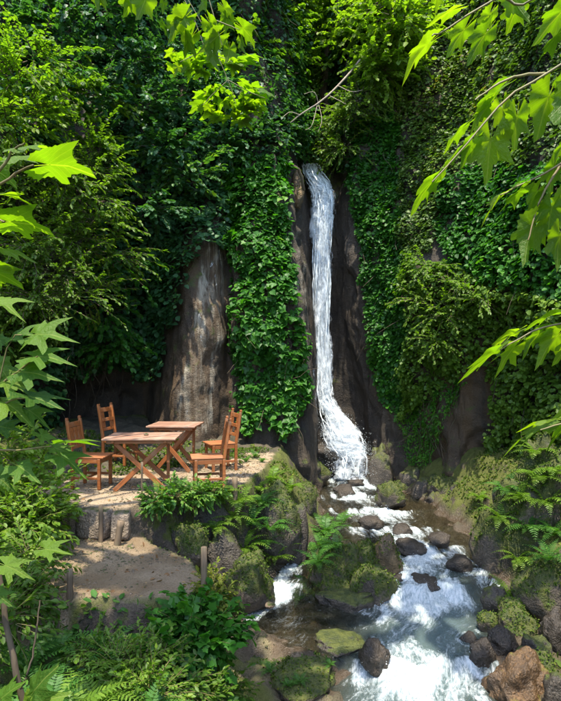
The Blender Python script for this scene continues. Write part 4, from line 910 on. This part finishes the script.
def fern(px, py, D, L, n, label, mat='fern', lean=(0, -.3, 0), spread=1.0, group='ferns on the banks', name='fern', ground=False):
    p = surf(px, py, D)
    if group == 'ferns in the bottom thicket': p = at(px, py, D); p.z = max(gz1(p.x, p.y) + .02, min(p.z, gz1(p.x, p.y) + .16))
    L = L * min(1.25, max(.8, p.y / D)) ; p.z -= .01
    t = thing(name, label, 'fern', p, 0, group)
    for k in range(n):
        a = 2 * math.pi * (k + random.random() * .7) / n; el = random.uniform(.15, .8)
        d = Vector((math.cos(a) * spread, math.sin(a) * spread, el)) + Vector(lean); d.normalize()
        x = d.cross(Vector((0, 0, 1))).normalized(); z = x.cross(d)
        o = bpy.data.objects.new('frond', FR[mat][random.randrange(4)]); COL.objects.link(o); o.parent = t
        s = L * random.uniform(.7, 1.15); m = Matrix((x, d, z)).transposed().to_4x4(); o.matrix_local = m @ Matrix.Diagonal((s, s, s, 1))
    return t
def ferns(rows, mats, lean, n, group, ground=False):
    for (x_, y_, D_, L_, lab) in rows: fern(x_, y_, D_, L_, n, lab, random.choice(mats), lean, group=group, ground=ground)
G1 = 'ferns on the terrace bank'
ferns([(205, 490, 7.5, .36, 'fern at the terrace rim right under the front chair'), (182, 494, 7.1, .36, 'fern at the terrace rim below the front table'), (222, 500, 7.3, .40, 'fern hanging from the terrace rim below the mossy stump'),
  (160, 498, 6.95, .28, 'small fern at the rim beside the thin stake'), (240, 505, 7.4, .40, 'fern arching over the dark gap beside the mossy stump'), (258, 492, 7.8, .36, 'fern on the bank crest behind the mossy stump'),
  (272, 482, 8.2, .38, 'fern growing on top of the tall mossy bank boulder'), (250, 525, 7.1, .42, 'pale fern halfway down the bank below the stump'), (265, 545, 7.0, .40, 'fern just above the boulder by the side chute'),
  (232, 520, 7.0, .34, 'fern under the rim between the dark blocks'), (275, 560, 7.1, .36, 'fern dipping towards the side chute'), (290, 490, 8.5, .34, 'fern at the end of the bank above the upper stream'),
  (262, 505, 7.6, .36, 'fern in the cleft of the tall mossy bank boulder'), (270, 530, 7.3, .40, 'long-fronded fern down the face of the bank'), (215, 530, 6.9, .30, 'fern tucked between the path post and the dark blocks'), (245, 550, 6.9, .34, 'fern leaning over the mossy boulder beside the chute')],
  ['fern', 'fern_lime', 'fern_lime'], (.1, -.5, .05), 10, G1)
ferns([(325, 535, 8.0, .42, 'tall fern at the head of the mossy island'), (318, 565, 7.6, .36, 'fern halfway down the chute side of the island'), (308, 590, 7.3, .32, 'fern dipping into the pool from the island'), (340, 530, 8.1, .40, 'fern behind the big island boulder'),
  (322, 550, 7.8, .40, 'dense fern covering the left shoulder of the island'), (300, 600, 7.2, .28, 'small fern at the waterline of the chute'), (335, 548, 7.7, .3, 'fern resting against the big island boulder')], ['fern'], (-.25, -.35, .05), 11, 'ferns on the mossy island')
ferns([(75, 690, 3.6, .42, 'large lime fern beside the bare sapling stem'), (98, 676, 3.8, .40, 'lime fern in front of the wiry bush'), (120, 655, 4.2, .34, 'lime fern mixed into the wiry bush')], ['fern_lime'], (0, -.2, .15), 12, 'ferns in the bottom thicket')
ferns([(52, 668, 3.8, .38, 'green fern right of the sapling stem'), (30, 645, 4.2, .38, 'green fern behind the sapling stem'), (150, 690, 3.7, .3, 'dark fern under the grey-green low bush'), (15, 690, 3.4, .36, 'fern at the foot of the sapling'), (110, 640, 4.4, .34, 'fern at the broken edge of the lower path'), (60, 640, 4.4, .3, 'fern around the thin dark stick')], ['fern'], (0, -.2, .15), 12, 'ferns in the bottom thicket')
ferns([(x_, y_, D_, L_ * 1.1, lab) for x_, y_, D_, L_, lab in [(510, 470, 7.2, .34, 'fern at the upper inner corner of the right bank'), (535, 455, 7.0, .36, 'fern below the pale maple twig on the right'), (555, 475, 6.8, .36, 'fern high on the right bank'), (520, 500, 7.0, .36, 'fern drooping in the middle of the right bank'), (545, 505, 6.8, .38, 'broad fern in the middle of the right bank'),
  (500, 520, 7.2, .34, 'fern trailing over the stones of the right bank'), (530, 530, 6.9, .34, 'fern just above the mossy bank rock'), (505, 490, 7.3, .3, 'fern against the dark hollow of the right cliff'), (560, 440, 6.8, .34, 'topmost fern of the right bank'), (480, 500, 8.2, .26, 'small fern at the foot of the brown rock buttress'), (555, 535, 6.7, .3, 'fern spilling onto the mossy bank rock'), (540, 480, 6.8, .36, 'pale fern between the two broadest right bank ferns'), (548, 560, 6.7, .34, 'fern draped across the face of the mossy bank rock'), (518, 560, 7.0, .3, 'fern between the mossy bank rock and the wet stones')]], ['fern', 'fern_lime', 'fern_lime'], (-.3, -.6, -.1), 10, 'ferns on the right bank')
ferns([(20, 520, 6.0, .4, 'lime fern below the lime bush'), (38, 540, 5.8, .36, 'lime fern at the back corner of the lower path'), (12, 560, 5.4, .4, 'lime fern beside the shady leafy bush'), (45, 510, 6.4, .36, 'lime fern against the retaining wall end'), (28, 580, 5.2, .34, 'lime fern at the left side of the lower path'), (8, 600, 5.0, .36, 'lime fern at the front left of the path'), (20, 490, 6.6, .4, 'lime fern inside the lime bush')], ['fern_lime'], (.2, -.3, .1), 10, 'ferns left of the path')
ferns([(255, 457, 10.4, .22, 'fern sprig at the back corner of the terrace by the ivy'), (246, 462, 9.9, .2, 'fern sprig behind the rear right chair'), (262, 462, 10.1, .18, 'fern sprig on the terrace edge above the stream'), (235, 452, 10.8, .2, 'fern sprig at the foot of the ivy column'), (300, 682, 5.3, .14, 'tiny sprig in front of the flat mossy stone'), (288, 686, 5.2, .12, 'tiny sprig on the wet ledge'),
  (236, 612, 6.3, .18, 'sprig at the edge of the shallow pool'), (215, 640, 5.5, .18, 'sprig between the dark bush and the long slab'), (270, 672, 5.4, .16, 'sprig left of the flat mossy stone'), (330, 665, 5.6, .1, 'tiny sprig at the pool outlet')], ['fern'], (0, -.2, .1), 8, 'small fern sprigs', True)

# bottom-left bushes
def bush(label, cs, mat, tpl, size, nspray, L, nl, tintb=.5, name='bush', wood='twig', droop=.2, flat=.7):
    c = cs[0]; t = thing(name, label, 'bush', (c[0], c[1], gz1(c[0], c[1])))
    leafy_mass(t, cs, nspray, L, nl, size, mat, tpl, tintb=tintb, droop=droop, flat=flat, wood=wood, stem_r=.004); return t
bush('wiry yellow-green bush at the front edge of the lower path', [cen(118, 668, 4.2, .12), cen(140, 662, 4.2, .14), cen(130, 684, 4.0, .12), cen(160, 660, 4.3, .12), cen(95, 650, 4.4, .08), cen(152, 694, 3.9, .13)], 'fern_lime', OVAL, .036, 70, .20, 16, .45)
bush('dark broad-leaved bush beside the stream-side path post', [cen(190, 632, 4.7, .15), cen(205, 645, 4.6, .15), cen(175, 650, 4.5, .15), cen(215, 625, 4.8, .10), cen(185, 615, 4.75, .10)], 'ivy_bright', LOBED, .075, 40, .24, 9, .4)
bush('grey-green low bush in the bottom corner under the dark bush', [cen(180, 690, 4.2, .2), cen(150, 700, 3.9, .2), cen(205, 698, 4.4, .16), cen(225, 690, 4.8, .12)], 'shrub', OVAL, .05, 60, .22, 12, .2)
bush('yellow tufted plant on the path corner by the post', [cen(212, 588, 5.1, .10), cen(222, 600, 5.0, .08), cen(208, 602, 4.95, .09)], 'moss_tuft', OVAL, .045, 50, .16, 10, .95)
bush('lime bush at the left end of the terrace', [cen(20, 480, 6.6, .35), cen(40, 500, 6.4, .3), cen(10, 520, 5.9, .35), cen(5, 455, 6.6, .35), cen(30, 525, 6.0, .25)], 'fern_lime', OVAL, .075, 70, .36, 14, .6)
bush('shady leafy bush filling the left edge below the lime bush', [cen(5, 570, 4.8, .25), cen(20, 600, 4.6, .2), cen(0, 620, 4.2, .25), cen(30, 560, 5.0, .18)], 'shrub', OVAL, .06, 60, .3, 14, .3)
bush('grassy herb tuft on the terrace rim in front of the tables', [cen(175, 497, 7.05, .10), cen(195, 494, 7.25, .10), cen(155, 501, 6.95, .09), cen(212, 492, 7.5, .08)], 'fern', OVAL, .06, 60, .18, 10, .75, name='herb_tuft')
st = thing('sapling', 'thin bare-stemmed sapling rising from the bottom left corner', 'sapling', at(24, 720, 2.6))
trunk(st, [at(26, 730, 2.6), at(20, 690, 2.6), at(8, 630, 2.62), at(-2, 560, 2.66), at(-8, 500, 2.7)], .017, .010, 'bark', 'stem')
trunk(st, [at(20, 690, 2.6), at(32, 660, 2.6), at(40, 600, 2.65)], .006, .003, 'bark', 'twig')
for (a, b, c, d, kd) in [(28, 700, 52, 665, 'B'), (-6, 705, 22, 680, 'B'), (20, 712, 60, 690, 'B'), (-10, 590, 14, 606, 'D'), (36, 548, 70, 552, 'D'), (-4, 562, 30, 574, 'D')]:
    leaf_px(st, a, b, c, d, 2.55, (random.gauss(0, .2), -.6, .8), kd, 'maple_cool', -.04, .8)

# moss tufts, leaf litter and grass growing on the banks (uncountable)
def scatter_ground(n, xr, yr, cond, name, label, mat, size, tpl, up=.9, kind='moss'):
    x = xr[0] + rnd(n) * (xr[1] - xr[0]); y = yr[0] + rnd(n) * (yr[1] - yr[0])
    z, dry, wet, moss = ground_z(x, y, True); P = np.stack([x, y, z], 1)
    k = cond(P, dry, wet, moss) & (rnd(n) < smooth(-.25, .25, fbm(P, 2.2, 3, 33)))
    P = P[k]; m = len(P); Nm = unit(np.array([0, -.2, 1.0]) * .8 + RNG.normal(0, .4, (m, 3))); T = unit(RNG.normal(0, 1, (m, 3)) * np.array([1, 1, .25]) + np.array([0, 0, up]))
    me = leaf_mesh(name, P, T, Nm + 0 * P, size * (.5 + rnd(m)), np.clip(RNG.normal(.45, .25, m), 0, 1), tpl)
    o = obj(name, me, M[mat]); o['kind'] = 'stuff'; o['label'] = label; o['category'] = kind; return o
scatter_ground(42000, (-4.2, 1.2), (5.0, 11), lambda P, d, w, m: (d < .15) & (w < .2) & (P[:, 2] > level(P[:, 1]) + .12), 'moss_carpet', 'short moss and seedlings growing over the left bank', 'moss_tuft', .05, OVAL, .8)
scatter_ground(16000, (1.6, 4.5), (7.0, 11), lambda P, d, w, m: (w < .25) & (P[:, 2] > level(P[:, 1]) + .15), 'moss_carpet', 'short moss growing over the right bank', 'moss_tuft', .045, OVAL, .7)
scatter_ground(14000, (2.1, 4.8), (2.5, 7.4), lambda P, d, w, m: P[:, 2] > level(P[:, 1]) + .12, 'ground_cover', 'low leafy ground cover on the right shore', 'moss_tuft', .06, OVAL, .6, 'ground cover')
scatter_ground(22000, (-4.4, -.2), (2.9, 5.0), lambda P, d, w, m: (d < .2), 'ground_cover', 'low leafy ground cover under the bottom thicket', 'fern', .075, OVAL, .5, 'ground cover')

def gravel(n):
    x = -4 + rnd(n) * 4.3; y = 4.9 + rnd(n) * 6; z, dry, wet, moss = ground_z(x, y, True); P = np.stack([x, y, z], 1)
    k = (dry > .5) & (rnd(n) < smooth(-.5, .5, fbm(P, 1.7, 3, 51))); P = P[k]; m = len(P); sc = .006 + .018 * rnd(m) ** 4
    oc = np.array([(1, 0, 0), (-1, 0, 0), (0, 1, 0), (0, -1, 0), (0, 0, .6), (0, 0, -.6)]); of = np.array([(0, 2, 4), (2, 1, 4), (1, 3, 4), (3, 0, 4), (2, 0, 5), (1, 2, 5), (3, 1, 5), (0, 3, 5)])
    J = oc[None] * (1 + RNG.normal(0, .25, (m, 6, 1))) + RNG.normal(0, .15, (m, 6, 3)); a = rnd(m) * 6.28; c, s_ = np.cos(a)[:, None], np.sin(a)[:, None]
    J = np.stack([J[..., 0] * c - J[..., 1] * s_, J[..., 0] * s_ + J[..., 1] * c, J[..., 2]], 2)
    V = (P[:, None] + sc[:, None, None] * J).reshape(-1, 3); Fc = (of[None] + (np.arange(m) * 6)[:, None, None]).reshape(-1, 3)
    o = obj('gravel', build_mesh('gravel', V, [Fc], True), M['rock_sand']); o['kind'] = 'stuff'; o['label'] = 'loose gravel strewn over the terrace and path'; o['category'] = 'gravel'
gravel(26000)
scatter_ground(2600, (-4, .3), (4.9, 11), lambda P, d, w, m: d > .4, 'leaf_litter', 'scattered dead leaves on the terrace and path', 'litter', .045, OVAL, .05, 'leaf litter')
# ---------------------------------------------------------------- water
def stream():
    x = np.arange(-1.4, 3.9, .025); y = np.arange(3.0, 14.6, .025); X, Y = np.meshgrid(x, y, indexing='ij'); x = X.ravel(); y = Y.ravel()
    P = np.stack([x, y, 0 * x], 1)
    zw = level(y, x); G = zw.reshape(X.shape); slope = np.hypot(*np.gradient(G, .025)).ravel()
    drop = np.clip(slope, 0, 1.0)
    for k in range(1, 26):      # foam is carried downstream (towards smaller y) from every little drop
        sh = np.roll(np.clip(slope, 0, 1).reshape(X.shape), -k, axis=1); sh[:, -k:] = 0; drop = np.maximum(drop, sh.ravel() * (1 - k / 26))
    mid = np.interp(y, [4, 5.6, 6.5, 7.2, 7.7, 8.5, 9.3, 10.5, 11.5, 13, 14], [1.25, 1.35, 1.65, 1.95, 2.05, 2.15, 2.05, 1.75, 1.55, 1.55, 1.85])
    wid = np.interp(y, [4, 5.6, 6.5, 7.2, 7.7, 8.5, 9.3, 11.5, 13, 14], [.7, .75, .75, .75, .7, .75, .85, .75, .6, .6])
    main = np.exp(-((x - mid) / wid) ** 2)
    chute = np.exp(-((x - np.interp(y, [6.8, 7.2, 7.5, 8.2, 9], [-.5, -.3, -.05, .12, .5])) / .2) ** 2) * smooth(6.7, 7.1, y) * smooth(8.9, 8.2, y)
    right = np.exp(-((x - np.interp(y, [7.5, 8.5, 9.5], [2.7, 2.75, 2.6])) / .3) ** 2) * smooth(7.4, 8, y) * smooth(9.6, 8.8, y) * .7
    flow = np.clip(np.maximum(main, np.maximum(chute, right)), 0, 1)
    rockf = np.zeros_like(x)
    for (rx, ry, rr) in WROCKS:
        d = np.hypot(x - rx, (y - ry + .25 * rr) * .8) / rr; rockf = np.maximum(rockf, np.exp(-((d - 1.05) / .22) ** 2) * (.35 + .65 * (y < ry)))
    su = x - mid + .22 * fbm(P, 1.1, 3, 41); sv = y + .2 * fbm(P, 1.3, 3, 42)
    W = np.stack([su, sv * .32, 0 * x], 1); st = fbm(W, 4.5, 4, 43); fil = 1 - 2.2 * np.abs(fbm(W, 5.5, 3, 47)); st2 = fbm(W, 13, 3, 44)
    rap = np.interp(y, [3, 5.0, 6.1, 6.5, 7.0, 7.6, 8.2, 9, 10, 12, 13.2, 14], [.42, .46, .44, .32, .34, .48, .50, .42, .36, .38, .6, 1])
    foam = flow * rap + .52 * drop * np.interp(y, [5.2, 6.5], [.35, 1]) * (.25 + .75 * flow) + .40 * rockf * (.3 + .7 * flow)
    foam = np.clip(foam * (.62 + .42 * np.clip(fil, -.4, 1) + .55 * st) + .10 * st2, 0, .96)
    aer = np.clip(main * 1.05 * smooth(9.4, 7.6, y) + .5 * foam, 0, 1)
    turb = np.clip(flow * rap + drop, 0, 1)
    z = zw + turb * (.075 * st + .045 * fil * .6 + .035 * st2) + .010 * fbm(P, 5, 3, 45)
    z += .09 * foam * fbm(P, 3.2, 4, 46) * smooth(6.8, 5.8, y)
    me = build_mesh('stream', np.stack([x, y, z], 1), [grid_faces(X.shape[0], X.shape[1])], True, dict(foam=foam, aerated=aer, su=su, sv=sv))
    o = obj('stream', me, M['water']); o['kind'] = 'structure'; o['label'] = 'clear mountain stream with white rapids'
    return np.stack([x, y, z], 1), foam, np.flatnonzero((foam > .6) & (y < 13.6))
SPt, SFo, SK = stream()
def fall_sheet(edges, D0, nu, name, parent, dens_mid, seed, depth=.18, us=5.0, vs=.9):
    """edges: rows (py, left px, right px, D)"""
    E = np.array(edges, float); nv = 240; Ei = catmull(E, nv); wdt = (Ei[:, 2] - Ei[:, 1]); tv_ = np.arange(nv) / nv * 26
    for c_ in (1, 2): Ei[:, c_] += wdt * .16 * fbm(np.stack([tv_, np.full(nv, c_ * 7.7), np.full(nv, seed * 1.3)], 1), 1.0, 4, seed)
    u = np.linspace(0, 1, nu); V = np.zeros((nu, nv, 3)); dn = np.zeros((nu, nv)); fu = np.zeros((nu, nv)); fv = np.zeros((nu, nv))
    for j in range(nv):
        yv, l, r, D = Ei[j]
        for i in range(nu):
            p = at(l + (r - l) * u[i], yv, D + D0); V[i, j] = p
        dn[:, j] = dens_mid * np.clip(np.sin(np.pi * u) * 1.25, 0, 1) ** .7; fu[:, j] = u * us; fv[:, j] = j / nv * 8 * vs
    Vf = V.reshape(-1, 3); q = np.stack([fu.ravel() * .9, fv.ravel() * .95, np.full(nu * nv, seed)], 1)
    Vf[:, 1] += -depth * np.repeat(np.sin(np.pi * u), nv) + .05 * fbm(q, 1.2, 4, seed)
    Vf[:, 0] += .05 * fbm(q, .9, 3, seed + 2)
    dn = dn * (1 - .22 * smooth(.80, 1.0, np.arange(nv) / nv))[None]
    dn = dn.ravel() + .24 * fbm(q, .9, 3, seed + 4)
    me = build_mesh(name, Vf, [grid_faces(nu, nv)], True, dict(dens=dn, fu=fu.ravel(), fv=fv.ravel() + seed))
    return obj(name, me, M['fall'], parent)
wf = bpy.data.objects.new('waterfall', None); COL.objects.link(wf); wf['kind'] = 'structure'; wf['label'] = 'tall white waterfall dropping from the rock lip into the stream'
MAIN = [(166, 299, 320, 14.0), (176, 300, 325, 13.75), (188, 306, 334, 13.6), (205, 309, 338, 13.6), (240, 310, 334, 13.5), (280, 310, 333, 13.5), (330, 311, 332, 13.5), (380, 312, 334, 13.4), (402, 315, 337, 13.3), (422, 318, 354, 13.1), (442, 320, 370, 12.95), (456, 328, 374, 12.85), (478, 330, 372, 12.7)]
wide = [(a, l - (2 if a > 190 else 0), r + 2, d) for a, l, r, d in MAIN]
fall_sheet(wide, .06, 40, 'water_sheet', wf, .58, 2, us=5, vs=2.6)
fall_sheet(wide, -.06, 40, 'water_sheet', wf, .50, 6, us=6.5, vs=3.6)
fall_sheet([(a, l + 2, r - 2, d) for a, l, r, d in MAIN], -.16, 34, 'water_sheet', wf, .48, 11, us=4, vs=4.4)
def strands(n, seed):
    rg = np.random.default_rng(seed); E = catmull(np.array(MAIN, float), 400); VV, FF, off = [], [], 0
    for q in range(n):
        v0 = rg.random() ** 1.15 * 360; ln = rg.uniform(12, 50); v = np.linspace(v0, min(399, v0 + ln), 20); e = E[v.astype(int)]
        u = np.clip(rg.uniform(.14, .86) + .2 * fbm(np.stack([v * .03, np.full(20, q * 3.1), 0 * v], 1), 1, 3, seed), .1, .9)
        P = np.array([list(at(r[1] + (r[2] - r[1]) * uu, r[0], r[3])) for r, uu in zip(e, u)])
        P[:, 1] -= .10 * np.sin(np.pi * np.clip(u, 0, 1)) + rg.uniform(.02, .26) + .05 * fbm(np.stack([v * .05, np.full(20, q * 1.7), 0 * v], 1), 1, 3, seed + 1)
        w = rg.uniform(.003, .012) * np.sin(np.pi * np.linspace(.04, .97, 20)) ** .7 * (1 + .5 * rg.normal(0, 1, 20).clip(-1, 1))
        ring = np.stack([P + np.stack([-w, 0 * w, 0 * w], 1), P - np.stack([0 * w, w * .8, 0 * w], 1), P + np.stack([w, 0 * w, 0 * w], 1)], 1).reshape(-1, 3)
        VV.append(ring); FF.append(grid_faces(20, 3) + off); off += 60
    o = obj('strands', build_mesh('strands', np.concatenate(VV), [np.concatenate(FF)], True), M['drop'], wf); o['kind'] = 'stuff'
strands(260, 5)
fall_sheet([(230, 290, 296, 12.3), (270, 296, 303, 12.35), (330, 303, 311, 12.4), (390, 310, 317, 12.5), (430, 314, 320, 12.6)], -.1, 10, 'trickle', wf, .34, 12, us=2.0)
for (a, b, c, s) in [((210, 220), (197, 205), (186, 193), 14), ((215, 222), (205, 211), (197, 203), 15), ((212, 218), (190, 197), (175, 183), 16)]:
    fall_sheet([(248, a[0] + 2, a[1] - 1, 11.6), (300, (a[0] + b[0]) / 2, (a[1] + b[1]) / 2, 11.25), (345, *b, 10.98), (400, *c, 10.85), (440, c[0] - 1, c[1] + 1, 10.8)], .0, 10, 'trickle', wf, .26, s, us=2.2, vs=3, depth=.03)
# droplets thrown up by the rapids and at the foot of the fall
n = 3000; k = RNG.choice(SK, n, p=None); P = SPt[k].copy(); near = smooth(6.6, 5.6, P[:, 1]); hgt = (-np.log(rnd(n) + 1e-6)) * (.015 + .055 * near)
P += RNG.normal(0, .02, (n, 3)); P[:, 2] += hgt
m2 = 1500; a2 = rnd(m2); E_ = catmull(np.array(MAIN, float), 400)[np.minimum((400 * (.72 + .28 * rnd(m2))).astype(int), 399)]; uu_ = rnd(m2) * 1.1 - .05 + RNG.normal(0, .06, m2)
Q = np.array([list(at(e_[1] + (e_[2] - e_[1]) * q_, e_[0] + 4 * g_, e_[3] - .12 - .3 * abs(g_))) for e_, q_, g_ in zip(E_, uu_, RNG.normal(0, .6, m2))])
P = np.concatenate([P, Q]); s = np.concatenate([.002 + .005 * rnd(n) ** 3, .003 + .005 * rnd(m2) ** 2])
oc = np.array([(1, 0, 0), (-1, 0, 0), (0, 1, 0), (0, -1, 0), (0, 0, 1), (0, 0, -1)]); of = np.array([(0, 2, 4), (2, 1, 4), (1, 3, 4), (3, 0, 4), (2, 0, 5), (1, 2, 5), (3, 1, 5), (0, 3, 5)])
V = (P[:, None] + s[:, None, None] * oc[None]).reshape(-1, 3); Fc = (of[None] + (np.arange(len(P)) * 6)[:, None, None]).reshape(-1, 3)
o = obj('water_spray', build_mesh('water_spray', V, [Fc]), M['drop']); o['kind'] = 'stuff'; o['label'] = 'fine droplets flung up by the rapids and the fall'; o['category'] = 'spray'
